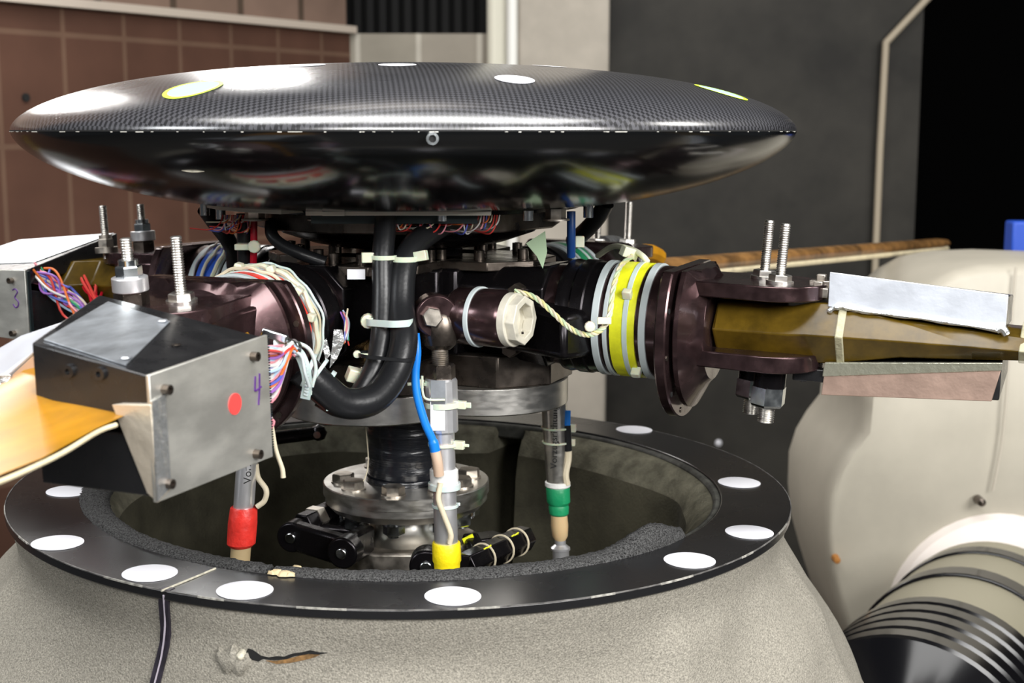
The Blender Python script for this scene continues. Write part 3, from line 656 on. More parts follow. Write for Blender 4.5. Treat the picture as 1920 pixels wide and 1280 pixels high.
def make_arm(k):
    th = AR[k]; t = thing('blade_holder', armlab[k], 'blade holder', (W0 * -sin(R(th)), W0 * cos(R(th)), ZA[k]), (0, DROOP[k], R(th)))
    m = MB(); m.loft([[(x, yy * s, zz * s) for yy, zz in ((-.03, -.05), (.03, -.05), (.05, -.03), (.05, .03), (.03, .05), (-.03, .05), (-.05, .03), (-.05, -.03))] for x, s in ((.075, .8), (.09, .88), (.15, .92), (.175, .98))])
    obj('hinge_block', m, black_met, t, bevel=.002)
    for (bx, bz) in ((.145, -.03), (.15, .024)):
        m = MB(); m.hexp((bx, -.043, bz), (bx, -.056, bz), .0088, .4); obj('hinge_bolt', m, gun, t)
    m = MB(); m.lathe([(.045, .165), (.048, .17), (.0495, .186), (.052, .190), (.0525, .204), (.0525, .2065), (.0522, .226), (.0532, .280), (.0528, .297)], ax=X, n=72); obj('bearing_housing', m, brown, t)
    m = MB(); m.lathe([(.05, .186), (.0535, .188), (.0545, .193), (.0535, .197), (.0535, .201), (.0548, .203), (.0548, .214), (.0535, .2155), (.0535, .2245), (.052, .2255)], ax=X, n=72); obj('seal_housing', m, black_met, t, label='gloss black seal housing')
    for x0, x1 in ((.2255, .232), (.2365, .2405), (.271, .2775)):
        m = MB(); m.ring(.0525, .0552, x0, x1, ax=X, n=72); obj('grey_band', m, greyband, t, bevel=.0004)
    m = MB(); m.ring(.0525, .0547, .2435, .267, ax=X, n=72, mod=lambda p: p + V((0, p.y, p.z)).normalized() * .0004 * sin(p.y * 900 + p.z * 700)); obj('tape_band', m, TAPE[k][0], t, label=TAPE[k][1] + ' tape band')
    m = MB(); m.ring(.0545, .0557, .2555, .2605, ax=X, n=72); tb = obj('cable_tie', m, nylonb, t, bevel=.0005, label='pale nylon cable tie')
    for (hy, hz, hr) in ((-.049, .03, .5), (-.037, -.044, -.7)):
        m = MB(); m.box((.258 if hz > 0 else .266, hy, hz), (.009, .007, .009), Euler((hr, 0, 0))); obj('lock_head', m, nylon, tb, bevel=.0012)
    # flange pair, flattened on top
    f = flatz(.055)
    m = MB(); m.lathe([(.05, .294), (.0865, .2955), (.088, .297), (.088, .3045), (.087, .306), (.05, .3065)], ax=X, n=96, mod=f); obj('flange_disc', m, brown, t, ang=25)
    m = MB(); m.lathe([(.05, .3065), (.05, .3095), (.0765, .3095), (.0775, .3105), (.0775, .3145), (.062, .3225), (.055, .3265), (.05, .331)], ax=X, n=96, mod=f); obj('flange_hub', m, brown, t, ang=25)
    for i in range(12):
        a = R(15 + i * 30); y, z = .0815 * cos(a), .0815 * sin(a)
        if z > .045: continue
        m = MB(); m.cyl((.3022, y, z), (.3068, y, z), .0026, n=12); obj('flange_screw', m, darkhole if i % 2 else gun, t)
    # fork jaws
    def jaw(z0, z1, c):
        pol = [(.312, -.046)]; pol += [(.383 + .048 * cos(R(a)), .053 * sin(R(a))) for a in range(-85, 86, 10)]; pol += [(.312, .046)]
        m = MB(); m.prism(pol, z0, z1)
        return obj('fork_jaw', m, brown, t, bevel=c)
    jaw(.0325, .0462, .0012); jaw(-.0315, -.0165, .0012)
    m = MB(); m.box((.352, .048, .007), (.07, .008, .06)); obj('clevis_cheek', m, brown, t, bevel=.003)
    m = MB(); m.lathe([(.034, .312), (.05, .316), (.05, .331), (.046, .333)], ax=X, n=64, mod=lambda p: V((p.x, p.y, max(-.0315, min(.0462, p.z))))); obj('fork_root', m, brown, t, bevel=.001)
    # studs
    sp = {1: (('plain', .1), ('plain', .1)), 4: (('plain', .099), ('collar', .099)), 3: (('dark', .089), ('collar', .098)), 2: (('plain', .1), ('plain', .1))}[k]
    S1, S2 = ((.370, .014), (.391, -.018))
    if k == 3: S1, S2 = (.382, .006), (.404, .044)
    if k == 3: sp = (('collar', .1), ('dark', .1))
    stud(k, t, *S1, sp[0][1], sp[0][0]); stud(k, t, *S2, sp[1][1], sp[1][0])
    return t
arms = {k: make_arm(k) for k in (1, 4, 3, 2)}

def sec_hex(x, hw, zt, zb, zm, wl=-.06, wr=.03):
    return [(x, wl + hw, zt), (x, 0, zt), (x, wr - hw, zt), (x, wr, zm), (x, wr - hw, zb), (x, 0, zb), (x, wl + hw, zb), (x, wl, zm)]
def blade_secs(L1, k4=False):
    s = [sec_hex(.3345, .02, .031, -.014, .008), sec_hex(.337, .016, .0322, -.0162, .008), sec_hex(.405, .016, .0322, -.0162, .008), sec_hex(.42, .018, .036, -.0185, .009), sec_hex(.44, .02, .0365, -.0185, .009, -.058, .055)]
    def aero(x, zt, zb, wl, wr, zm):
        return [(x, wl + .012, zm + (zt - zm) * .75), (x, wl + .04, zt), (x, wr - .06, zm + (zt - zm) * .55), (x, wr, zm + .002), (x, wr - .06, zm + (zb - zm) * .55), (x, wl + .04, zb), (x, wl + .012, zm + (zb - zm) * .75), (x, wl, zm)]
    if k4:
        return s + [aero(.5, .028, -.014, -.047, .07, .006), aero(.545, .014, -.012, -.045, .085, .001), aero(.6, .009, -.013, -.044, .088, -.002), aero(.66, .006, -.014, -.044, .1, -.004), aero(.75, .004, -.014, -.044, .104, -.005), aero(L1, .002, -.012, -.042, .1, -.006)]
    s += [aero(.5, .030, -.012, -.056, .085, .009), aero(.56, .0245, -.008, -.054, .1, .0088), aero(.6, .021, -.005, -.052, .102, .008), aero(.66, .018, 0, -.044, .1, .009), aero(L1, .014, .003, -.042, .1, .008)]
    return s
blab = {1: 'olive amber rotor blade held in the fork of the right arm', 4: 'golden translucent rotor blade leaving the frame at lower left', 3: 'rotor blade of the back left arm reaching out of frame', 2: 'long thin brown rotor blade reaching back behind the hub'}
bmat = {1: amber, 4: gold, 3: amber, 2: rod_br}
for k in (1, 4, 3, 2):
    L1 = {1: 1.6, 4: 1.05, 3: 1.2, 2: 1.95}[k]
    if k == 2: pass
    t = thing('airfoil_blade', blab[k], 'rotor blade', (0, 0, ZA[k] if k != 1 else Z0), (0, BD[k], R(AR[k])))
    m = MB()
    if k == 2:
        S = []
        for x, r_ in ((.336, .02), (.42, .02), (.46, .014), (.6, .013), (1.0, .0125), (1.5, .012), (1.88, .0115), (1.945, .009)):
            S.append([(x, .0 + r_ * 1.6 * cos(2 * pi * i / 12), .008 + (r_ * sin(2 * pi * i / 12)) - .02 * max(0, x - .45)) for i in range(12)])
        m.loft(S); obj('blade_skin', m, bmat[k], t, ang=50)
        m = MB(); m.tube([(.5, -.012, -.004), (1.0, -.012, -.0145), (1.5, -.012, -.0245), (1.93, -.011, -.0325)], .0055, 8); obj('pale_edge', m, palefib, t, label='pale underside edge')
    else:
        m.loft(blade_secs(L1, k == 4)); obj('blade_skin', m, bmat[k], t, ang=20, bevel=.0015)
        if k in (1,):
            for x0, x1, d in ((.445, .452, 0), (.598, .607, 0)):
                z1 = .037 if x0 < .5 else .022; z0 = -.019 if x0 < .5 else -.004; zm = .009 if x0 < .5 else .008
                def cf(x, z0=z0, z1=z1, zm=zm): return [(x, -.0605, zm), (x, -.04, z0 + .001), (x, .0, z0 - .001), (x, .03, z0), (x, .03, z1), (x, 0, z1 + .001), (x, -.04, z1 + .0008)] if x < .5 else [(x, -.0535, zm), (x, -.041, z0), (x, .0, z0 - .002), (x, .06, z0), (x, .06, z1), (x, 0, z1 + .003), (x, -.034, z1 - .001)]
                m = MB(); m.loft([cf(x0), cf(x1)]); obj('clear_tape_wrap', m, cleart, t, bevel=.001, label='clear tape wrap')
        if k == 4:
            m = MB(); m.tube([(.58, .087, -.002), (.60, .0885, -.002), (.66, .1, -.0045), (.75, .104, -.0055), (1.04, .1, -.0065)], .0016, 8); obj('trailing_edge', m, palefib, t, label='pale trailing edge')

boxlab = {1: 'foil-taped electronics box around the right-hand blade root', 4: 'black electronics box with aluminium end plate marked 4', 3: 'electronics box with aluminium end plate marked 3 at far left'}
def make_box(k):
    t = thing('electronics_box', boxlab[k], 'electronics box', (0, 0, {1: Z0, 4: .1985, 3: ZA[3]}[k]), (0, BD[k], R(AR[k])))
    xi, xo = {1: (.4365, .585), 4: (.435, .567), 3: (.443, .6)}[k]
    WL, WT = -.040, {1: .108, 4: .104, 3: .106}[k]
    WLo = {1: -.040, 4: .012, 3: -.03}[k]
    zil, zol, zit, zot = .064, .0535, .0445, .038
    if k == 4: zil, zol, zit, zot = .060, .049, .036, .033
    if k == 3: zit, zot = .031, .028
    zb = -.046 if k != 4 else -.052
    zbo = -.038 if k != 4 else -.047
    # upper cover
    m = MB(); g = .0355 if k != 4 else .0345; go = .0235 if k != 4 else .012
    m.hexa([(xi, WL, g), (xo, WLo, go), (xo, WT, .012 if k != 4 else .0), (xi, WT, .014)], [(xi, WL, zil), (xo, WLo, zol), (xo, WT, zot), (xi, WT, zit)])
    obj('upper_cover', m, bkpaint, t, bevel=.0012)
    m = MB(); m.hexa([(xi, WL, zb), (xo, WLo, zbo), (xo, WT, zbo), (xi, WT, zb)], [(xi, WL, -.018), (xo, WLo, -.006 if k != 4 else -.013), (xo, WT, .010 if k != 4 else -.004), (xi, WT, .010)])
    obj('lower_cover', m, bkpaint, t, bevel=.0012)
    if k == 1:
        m = MB(); m.hexa([(xi - .0015, WL - .002, g - .002), (xo + .001, WL - .002, go - .001), (xo + .001, WL, go - .001), (xi - .0015, WL, g - .002)], [(xi - .0015, WL - .002, zil + .0006), (xo + .001, WL - .002, zol + .0006), (xo + .001, WL, zol + .0006), (xi - .0015, WL, zil + .0006)])
        obj('foil_face', m, foil, t, bevel=.0006, label='blue-white foil tape on upper face')
        m = MB(); m.tube([(xi - .001, WL - .004, g - .006), (xi + .01, WL - .005, g - .001), (xi + .03, WL - .004, g - .0035), (xi + .08, WL - .004, g - .0062), (xo, WL - .004, go)], lambda q: .0022 + .0006 * sin(q * 40), 8); obj('foil_fold', m, foil_crin, t)
        m = MB(); m.tube([(xo - .006, WL - .0035, go), (xo - .002, WL - .004, go + .002), (xo + .002, WL - .003, go - .003)], .0035, 8); obj('foil_fold', m, foil_crin, t)
        m = MB(); m.hexa([(xi - .003, WL - .002, zb - .001), (xo - .006, WL - .002, zbo - .001), (xo - .006, WL, zbo - .001), (xi - .003, WL, zb - .001)], [(xi - .001, WL - .002, -.020), (xo + .001, WL - .002, -.0055), (xo + .001, WL, -.0055), (xi - .001, WL, -.02)])
        obj('foil_face', m, foil_pink, t, bevel=.0006, label='copper toned foil tape on lower face')
        m = MB(); m.hexa([(xi - .003, WL - .003, -.03), (xo - .0, WL - .003, -.0115), (xo, WL - .001, -.0115), (xi - .003, WL - .001, -.03)], [(xi - .001, WL - .006, -.0165), (xo + .001, WL - .006, -.004), (xo + .001, WL - .001, -.004), (xi - .001, WL - .001, -.0165)])
        obj('foil_fold', m, mat('greenish crinkled foil', (.55, .55, .44), .3, .7, bump=1, bscale=130), t, bevel=.0008)
        # inboard terminal hardware
        for (yy, zz) in ((-.02, .05), (-.034, .045)):
            m = MB(); m.box((xi - .012, yy, zz), (.02, .012, .009)); m.box((xi - .012, yy, zz + .007), (.008, .008, .006)); obj('terminal', m, steel_w, t, bevel=.0008)
        m = MB(); m.box((xi - .015, -.035, -.03), (.03, .012, .012)); m.box((xi - .02, -.036, -.022), (.006, .008, .03)); obj('bracket', m, bkpaint, t, bevel=.001)
        return t
    # end plate on trailing face
    m = MB(); m.hexa([(xi - .003, WT, zb - .002), (xo + .002, WT, zbo - .003), (xo + .002, WT + .0028, zbo - .003), (xi - .003, WT + .0028, zb - .002)], [(xi - .003, WT, zit + .001), (xo + .002, WT, zot + .001), (xo + .002, WT + .0028, zot + .001), (xi - .003, WT + .0028, zit + .001)])
    obj('end_plate', m, alu, t, bevel=.0005, label='bare aluminium end plate')
    for (sx, sz) in ((xi + .018, zit - .011), (xo - .012, zot - .011), (xi + .02, zb + .006), (xo - .009, zbo + .007)):
        m = MB(); m.ring(.0018, .0034, 0, .0055, (sx, WT + .0026, sz), (0, 1, 0), 18); m.cyl((sx, WT + .0026, sz), (sx, WT + .006, sz), .002, n=8); obj('plate_screw', m, gun, t)
    # serrated gasket edge
    m = MB(); n_ = 46
    m.box((xi - .0045, WT - .001, (zb + zit) / 2), (.0018, .004, zit - zb))
    for i in range(n_): m.box((xi - .0055, WT + .0008, zb + (zit - zb) * (i + .5) / n_), (.0014, .0025, (zit - zb) / n_ * .5))
    obj('edge_gasket', m, teal, t)
    # handwritten number
    yy = WT + .0031
    if k == 4:
        cx, cz, s = xi + .012, .0, .0125     # strokes: x grows outward = image left
        S = [[(cx + .0035, cz + .010), (cx + .0045, cz + .002), (cx + .004, cz - .0005), (cx - .0035, cz + .001)], [(cx - .002, cz + .011), (cx - .001, cz), (cx + .001, cz - .0115)]]
    else:
        cx, cz = xi + .014, .0
        S = [[(cx + .004, cz + .009), (cx, cz + .0105), (cx - .0035, cz + .007), (cx + .001, cz + .001), (cx - .004, cz - .004), (cx - .003, cz - .009), (cx + .001, cz - .0105), (cx + .0045, cz - .007)]]
    m = MB()
    for st in S: m.tube([(x, yy, z) for x, z in st], .0007, 6)
    obj('handwritten_number', m, purple, t, label='purple handwritten number')
    if k == 4:
        m = MB(); m.cyl((xi + .042, WT + .0028, -.0045), (xi + .042, WT + .0034, -.0045), .0076, n=32); o = obj('red_dot', m, redp, t, label='red dot sticker')
    # foil patch on top
    def top(u, v, dz=.0012):   # u: 0 inboard..1 outboard, v: 0 lead..1 trail
        a = V((xi, WL, zil)).lerp(V((xo, WLo, zol)), u); b = V((xi, WT, zit)).lerp(V((xo, WT, zot)), u); p = a.lerp(b, v); p.z += dz; return p
    if k == 4:
        q = [top(.1, .1), top(.93, .06), top(.96, .78), top(.16, .53)]
        m = MB(); m.hexa([p - V((0, 0, .0006)) for p in q], q); obj('foil_patch', m, patch_m, t, label='brushed foil patch on black top')
        for u, v in ((.2, .5), (.88, .7)):
            p = top(u, v, .0016); m = MB(); m.lathe([(.0001, .0014), (.0035, .001), (.0045, 0)], p, (0, 0, 1), 14); obj('rivet', m, patch_m, t)
        p = top(.5, .78); m = MB(); m.lathe([(.0001, .0008), (.003, .0004), (.0035, 0)], p, (0, 0, 1), 14); obj('rivet', m, gun, t)
        # tape on the outboard corner
        m = MB(); m.hexa([(xo + .024 - .024, WT - .006, zbo + .002), (xo + .002, WT + .0034, zbo - .003), (xo - .012, WT + .0034, zbo + .002), (xo - .012, WT + .0026, zbo + .002)], [(xo + .0034, WT - .027, zot - .02), (xo + .0034, WT + .0036, zot - .018), (xo - .012, WT + .0036, zot - .016), (xo - .012, WT + .0026, zot - .016)])
        obj('corner_tape', m, mat('warm foil tape', (.72, .64, .52), .38, .6, bump=.6, bscale=70), t, bevel=.0003, label='foil tape folded over the corner')
        m = MB(); m.hexa([(xo - .012, WT + .003, zbo + .004), (xo + .0025, WT + .003, zbo - .002), (xo + .0025, WT + .0042, zbo - .002), (xo - .012, WT + .0042, zbo + .004)], [(xo - .012, WT + .003, zot - .014), (xo + .0025, WT + .003, zot - .016), (xo + .0025, WT + .0042, zot - .016), (xo - .012, WT + .0042, zot - .014)])
        obj('corner_tape', m, foil_crin, t, label='foil tape folded over the corner')
        for yy2 in (WLo + .03, WLo + .055):
            m = MB(); m.ring(.002, .0045, 0, .003, (xo - .0005, yy2, .032), X, 16); obj('side_screw', m, bkpaint, t)
    else:
        m = MB(); q = [top(.02, .02), top(.98, .02), top(.98, .9), top(.1, .8)]; m.hexa([p - V((0, 0, .0006)) for p in q], q); obj('foil_patch', m, patch_m, t, label='pale foil sheet on top')
    return t
boxes = {k: make_box(k) for k in (1, 4, 3)}
bpy.context.view_layer.update()

# foil wrapped lump outboard of box 4
t = thing('foil_wrap', 'crumpled foil tape wrap with tan underside at the left frame edge', 'foil tape', at(20, 650, -.5)); O = t.location.copy()
def crumple(pix, Y0, Y1, th_=.004, name='foil', m_=foil_crin):
    m = mbo(O); q = [at(x, y, Y0 + (Y1 - Y0) * i / (len(pix) - 1)) for i, (x, y) in enumerate(pix)]; n = len(q); r2 = [p + V((0, th_, -th_)) for p in q]
    m.add(q + r2, [tuple(range(n)), tuple(range(2 * n - 1, n - 1, -1))] + [(i, (i + 1) % n, n + (i + 1) % n, n + i) for i in range(n)]); return obj(name, m, m_, t, bevel=.001)
crumple([(-30, 668), (40, 628), (125, 600), (165, 603), (128, 635), (62, 662), (20, 700), (-30, 725)], -.40, -.46, name='foil_top', m_=foil)
crumple([(22, 702), (64, 664), (78, 692), (40, 722), (22, 728)], -.47, -.475, name='tan_fold', m_=tan_m)
crumple([(-30, 700), (20, 700), (22, 728), (8, 738), (-30, 728)], -.47, -.472, name='foil_fold')

# ------------------------------------------------------------------ wire bundles
def bundle(name, lab, ends, r=.0011, n=14, jit=.004, cat='wire bundle', cols=None):
    """ends: list of control stations; each station (point, spread)"""
    O = V(ends[0][0]); t = thing(name, lab, cat, O)
    for i in range(n):
        pts = [];
        for p, s in ends:
            d = V((random.gauss(0, 1), random.gauss(0, 1), random.gauss(0, 1))) * s * .6; pts.append(V(p) + d - O)
        m = MB(); m.tube(pts, r, 6, 6); obj('wire', m, (cols or wirecols)[i % len(cols or wirecols)], t)
    return t
wc4 = [wirecols[i] for i in (0, 2, 7, 0, 1, 2, 3, 0, 6, 7, 5, 0)]
bx = boxes[4]; Mb = bx.matrix_world.copy()
def B4(x, y, z): return Mb @ V((x, y, z))
inb = .4335
O = B4(inb, .1, .01); t = thing('wire_bundle', 'fan of pink, white, red and blue wires gathered beside the near box', 'wire bundle', O)
for i in range(44):
    q = i / 43; z = .031 - .05 * q; j_ = lambda s_: V((random.gauss(0, 1), random.gauss(0, 1), random.gauss(0, 1))) * s_
    e1 = at(550, 653, -.355) + j_(.0022); st = B4(inb + .003, .1005, z) + j_(.0012)
    md = st.lerp(e1, .45) + V((0, 0, -.004 * q - .003)) + j_(.0016); e0 = at(540, 655, -.365) + j_(.0022)
    m = MB(); m.tube([p - O for p in (st, md, e0, e1)], .0012, 6, 6); obj('wire', m, wc4[i % 12], t)
bundle('wire_bundle', 'short looped wire tuft at the lower edge of the near box end plate', [(B4(inb + .008, .098, -.02), .004), (B4(inb - .008, .101, -.030), .004), (B4(inb + .004, .101, -.042), .003)], n=12, r=.0012)
Mb3 = boxes[3].matrix_world.copy()
def B3(x, y, z): return Mb3 @ V((x, y, z))
bundle('wire_bundle', 'multicoloured wires between the far left box and the blue-taped holder', [(B3(.45, .085, .03), .008), (B3(.43, .08, .012), .012), (B3(.405, .07, -.012), .012), (B3(.385, .06, -.03), .01)], n=24, r=.0014)
bundle('wire_bundle', 'red wires beside the left electronics box', [(B3(.45, .02, .03), .006), (B3(.42, .03, .01), .008), (B3(.395, .05, -.01), .006)], n=9, r=.0016, cols=[red_c, wirecols[1]])
for (xa_, xb_, n_, lab) in ((795, 942, 30, 'tangle of thin red and white wires hanging under the cover'), (738, 792, 10, 'small tuft of wires under the cover beside the black hoses'), (418, 480, 22, 'copper-red wire tangle under the cover at left')):
    Yw = -.172 if xa_ > 500 else -.1; O = at((xa_ + xb_) / 2, 408, Yw); t = thing('wire_tangle', lab, 'wire bundle', O)
    for i in range(n_):
        x = xa_ + (xb_ - xa_) * i / n_; dx = random.uniform(-45, 12); dy = random.uniform(12, 36)
        q = [at(x, 403, Yw), at(x + dx * .15, 403 + dy * .6, Yw - .004), at(x + dx * .6, 403 + dy, Yw - .003 + random.uniform(-.004, .004)), at(x + dx * 1.5, 406 + dy * .8, Yw + .015)]
        m = MB(); m.tube([p - O for p in q], .0007, 5, 6); obj('wire', m, [wirecols[1], wirecols[0], wirecols[2], wirecols[3], wirecols[6], wirecols[8], wirecols[1]][i % 7], t)

# ------------------------------------------------------------------ cables, hoses, ties
def cable(name, lab, pts, r, m_, cat='cable', n=14):
    O = V(pts[0]); m = MB(); m.tube([V(p) - O for p in pts], r, n, 10); o = obj(name, m, m_); o.location = O; return tag(o, lab, cat)
def tie(parent, c, ax, r, w_, head, m_=nylon, hs=.006, tail=0, name='cable_tie', O=None, sq=1, lab=None):
    """a cable tie band; head: direction of the lock"""
    m = mbo(O) if O is not None else MB(); c = V(c); ax = V(ax).normalized(); h = V(head).normalized()
    m.ring(r, r + .0013, -w_ / 2, w_ / 2, c, ax, 32)
    band = obj(name, m, m_, parent, bevel=.0004, label=lab); m = mbo(O) if O is not None else MB()
    p = c + h * (r + hs * .4); q = ax.cross(h).normalized(); rot = Mx((h, q, ax)).transposed().to_euler(); m.box(p, (hs * 1.3, hs * .8, hs), rot)
    if tail: m.box(c + h * (r + hs) + q * 0, (tail, .0012, w_), rot)
    return obj('lock_head', m, m_, band, bevel=.0006)
hA = [at(565, 690, -.30), at(600, 722, -.295), at(645, 755, -.285), at(700, 748, -.27), at(740, 700, -.25), at(757, 640, -.235), at(752, 575, -.215), at(757, 505, -.2), at(775, 462, -.185), at(815, 430, -.16), at(850, 415, -.13)]
hB = [at(600, 742, -.265), at(640, 762, -.265), at(670, 745, -.25), at(700, 695, -.24), at(714, 640, -.228), at(718, 560, -.212), at(718, 480, -.2), at(722, 430, -.19), at(724, 385, -.18)]
Oa = hA[0].copy(); t = thing('hose', 'thick black hose curving from the red-taped arm up under the cover, right one', 'hose', Oa)
m = mbo(Oa); m.tube(hA, lambda q: .0142 - .0038 * q, 20, 10); obj('hose_body', m, rubber, t)
tie(t, at(738, 655, -.232), (.1, 0, 1), .0125, .0012, (-1, 0, 0), O=Oa) if False else None
tie(t, at(612, 722, -.288), V((1, 0, -.65)), .0125, .004, (.2, -.3, -1), nylonb, .009, O=Oa, lab='pale nylon cable tie')
tie(t, at(596, 700, -.297), V((1, 0, -.7)), .013, .003, (-.6, -.5, -.8), nylonb, .006, O=Oa, lab='pale nylon cable tie')
tie(t, at(578, 695, -.30), V((1, .1, -.45)), .014, .0035, (0, -.6, -1), nylonb, .007, O=Oa, lab='pale nylon cable tie')
tie(t, at(760, 485, -.197), V((.2, 0, 1)), .0115, .005, (1, -.3, .2), nylon, .009, O=Oa, lab='pale nylon cable tie')
Ob = hB[0].copy(); t = thing('hose', 'thinner black hose beside it, tied and running straight up under the cover', 'hose', Ob)
m = mbo(Ob); m.tube(hB, .0098, 20, 10); obj('hose_body', m, rubber, t)
tie(t, at(720, 482, -.2), (0, 0, 1), .0105, .004, (-1, -.2, 0), nylon, .009, O=Ob, lab='pale nylon cable tie')
# tie around both hoses (flattened loop)
def loop2(pa, pb, r, w_, head, m_, hs, lab):
    O = V(pa); t = thing('cable_tie', lab, 'cable tie', O); pa, pb = V(pa) - O, V(pb) - O; d = (pb - pa).normalized(); up = V((0, 0, 1)); n = d.cross(up).normalized()
    P_ = []
    for i in range(25): a = -pi / 2 + pi * i / 24; P_.append(pb + d * cos(a) * r + n * sin(a) * r)
    for i in range(25): a = pi / 2 + pi * i / 24; P_.append(pa + d * cos(a) * r + n * sin(a) * r)
    P_.append(P_[0]); m = MB(); k = len(P_)
    vs = [];
    for p in P_[:-1]:
        c_ = (pa + pb) / 2; o_ = (p - c_).normalized() * .0014
        vs += [p + up * w_ / 2, p - up * w_ / 2, p + o_ - up * w_ / 2, p + o_ + up * w_ / 2]
    k -= 1; m.add(vs, [(i * 4 + j, i * 4 + (j + 1) % 4, ((i + 1) % k) * 4 + (j + 1) % 4, ((i + 1) % k) * 4 + j) for i in range(k) for j in range(4)])
    obj('band', m, m_, t)
    m = MB(); h = V(head).normalized(); m.lathe([(.0001, -hs * .4), (hs * .5, -hs * .35), (hs * .6, 0), (hs * .5, hs * .35), (.0001, hs * .4)], pa - d * r + V((-.002, -.004, 0)), (0, 1, 0), 12); m.box(pa - d * r * .5 + V((-.001, -r * .6, 0)), (hs, .003, hs * .6)); obj('lock_head', m, nylon, t)
loop2(at(716, 602, -.22), at(745, 604, -.23), .0125, .006, (-1, 0, 0), nylonb, .012, 'pale nylon tie binding the two black hoses at mid height')
loop2(at(700, 665, -.242), at(750, 670, -.245), .012, .003, (-1, 0, 0), rubber, .006, 'black tie around the two hoses above the bend')
# metal perforated strap beside box 4
O = at(560, 660, -.345); t = thing('perforated_strap', 'pale perforated strap hanging between box 4 and the hoses', 'strap', O); m = mbo(O)
P_ = spline([at(548, 655, -.35), at(562, 665, -.35), at(572, 690, -.35), at(576, 720, -.345), at(572, 748, -.34)], 10)
secs = []
for i, p in enumerate(P_):
    tn = (P_[min(i + 1, len(P_) - 1)] - P_[max(i - 1, 0)]).normalized(); sd = V((tn.z, 0, -tn.x)) * .0042; nn = V((0, .0009, 0)); secs.append([p - sd, p + sd, p + sd + nn, p - sd + nn])
m.loft(secs); obj('band', m, nylonb, t, ang=60)
for i in range(3, len(P_) - 2, 2):
    m = mbo(O); p = P_[i]; m.box(p + V((0, -.0006, 0)), (.0035, .0012, .0012), Euler((0, .4, 0))); obj('notch', m, greyband, t)
m = mbo(O); m.cyl(at(526, 640, -.37), at(551, 655, -.35), .0062, n=16); m.cyl(at(545, 652, -.352), at(552, 656, -.349), .0078, n=16); obj('clamp_screw', m, zinc, t)
m = mbo(O); m.box(at(515, 628, -.375), (.02, .008, .006), Euler((0, .3, 0))); obj('clamp_housing', m, zinc, t, bevel=.001)
cable('cable', 'grey clamp wire arching over the hose end near box 4', [at(552, 640, -.34), at(580, 655, -.335), at(592, 690, -.33), at(585, 725, -.33)], .0016, nylonb)
cable('cable', 'thin pale wire looping below the clamp near box 4', [at(545, 655, -.36), at(565, 668, -.355), at(572, 700, -.355), at(580, 725, -.35)], .0013, greyband)
# yellow-white twisted lead on arm 1
tw = [at(965, 545, -.19), at(1000, 556, -.2), at(1030, 580, -.215), at(1060, 608, -.23), at(1085, 624, -.24), at(1108, 627, -.245), at(1130, 615, -.245), at(1143, 590, -.24), at(1150, 540, -.215), at(1163, 500, -.18), at(1185, 480, -.12)]
O = tw[0].copy(); t = thing('twisted_lead', 'cream and yellow twisted lead drooping from the damper to the yellow tape', 'cable', O); P_ = spline(tw, 12)
for ph, mm_ in ((0, beige_c), (2.1, mat('pale green lead', (.5, .62, .4), .4)), (4.2, mat('pale yellow lead', (.72, .68, .32), .4))):
    q = []
    for i, p in enumerate(P_):
        tn = (P_[min(i + 1, len(P_) - 1)] - P_[max(i - 1, 0)]).normalized(); u = V((0, 1, 0)); v = tn.cross(u).normalized(); a = i * .55 + ph; q.append(p + (u * cos(a) + v * sin(a)) * .0013 - O)
    m = MB(); m.tube(q, .0013, 6, 1); obj('strand', m, mm_, t)
m = mbo(O); m.lathe([(.0001, -.004), (.0045, -.003), (.005, 0), (.0045, .003), (.0001, .004)], at(1106, 612, -.247), (0, 1, 0), 10); m.box(at(1133, 601, -.25), (.012, .004, .006)); obj('cable_tie', m, nylon, t, bevel=.0006)
m = mbo(O); m.tube([at(1120, 480, -.02), at(1150, 462, -.05), at(1185, 468, -.1), at(1205, 480, -.12), at(1215, 492, -.12)], .003, 8); m.box(at(1180, 473, -.11), (.016, .01, .01), Euler((.2, .3, .4))); obj('knot', m, mat('waxy knot', (.72, .74, .55), .45), t, bevel=.002)
# foil wrapped start of the back blade
O = at(1160, 470, .35); t = thing('foil_wrap', 'white and gold foil wrap at the root of the rear blade', 'foil tape', O)
m = mbo(O); m.tube([at(1128, 462, .3), at(1150, 462, .33), at(1175, 472, .35), at(1195, 482, .36)], .014, 10); obj('foil_roll', m, foil_crin, t)
m = mbo(O); m.tube([at(1190, 476, .38), at(1215, 474, .4), at(1235, 483, .42)], .012, 10); obj('gold_roll', m, gold, t)
# wraps (wires and ties) on arm 4 and arm 3 circumference
for k, cols_ in ((4, (nylon, beige_c, palefib, nylonb)), (3, (nylon, beige_c, nylonb))):
    A = arms[k]
    for j, mm_ in enumerate(cols_):
        pts = []; x0 = ((.2385, .2565, .2335, .2285) if k == 4 else (.2405, .254, .2685, .234))[j]; rr = .0568 + .001 * (j % 2)
        for i in range(61):
            a = R(-20) + R(270) * i / 60; pts.append((x0 + .0018 * sin(i * .5 + j), -cos(a) * (rr + .0008 * sin(i * 1.1)), sin(a) * (rr + .0008 * sin(i * 1.3))))
        m = MB(); m.tube(pts, (.0026, .0016, .0012, .0012)[j], 7, 1); obj('wrapped_lead', m, mm_, A, label='pale lead wrapped around the arm')
    for a_ in (40, 75, 108, 140, 165) if k == 4 else (70, 110):
        a = R(a_); m = MB(); m.box((.246, -cos(a) * .0585, sin(a) * .0585), (.012, .007, .007), Euler((a, 0, .3))); obj('tie_head', m, nylon, A, bevel=.0015)
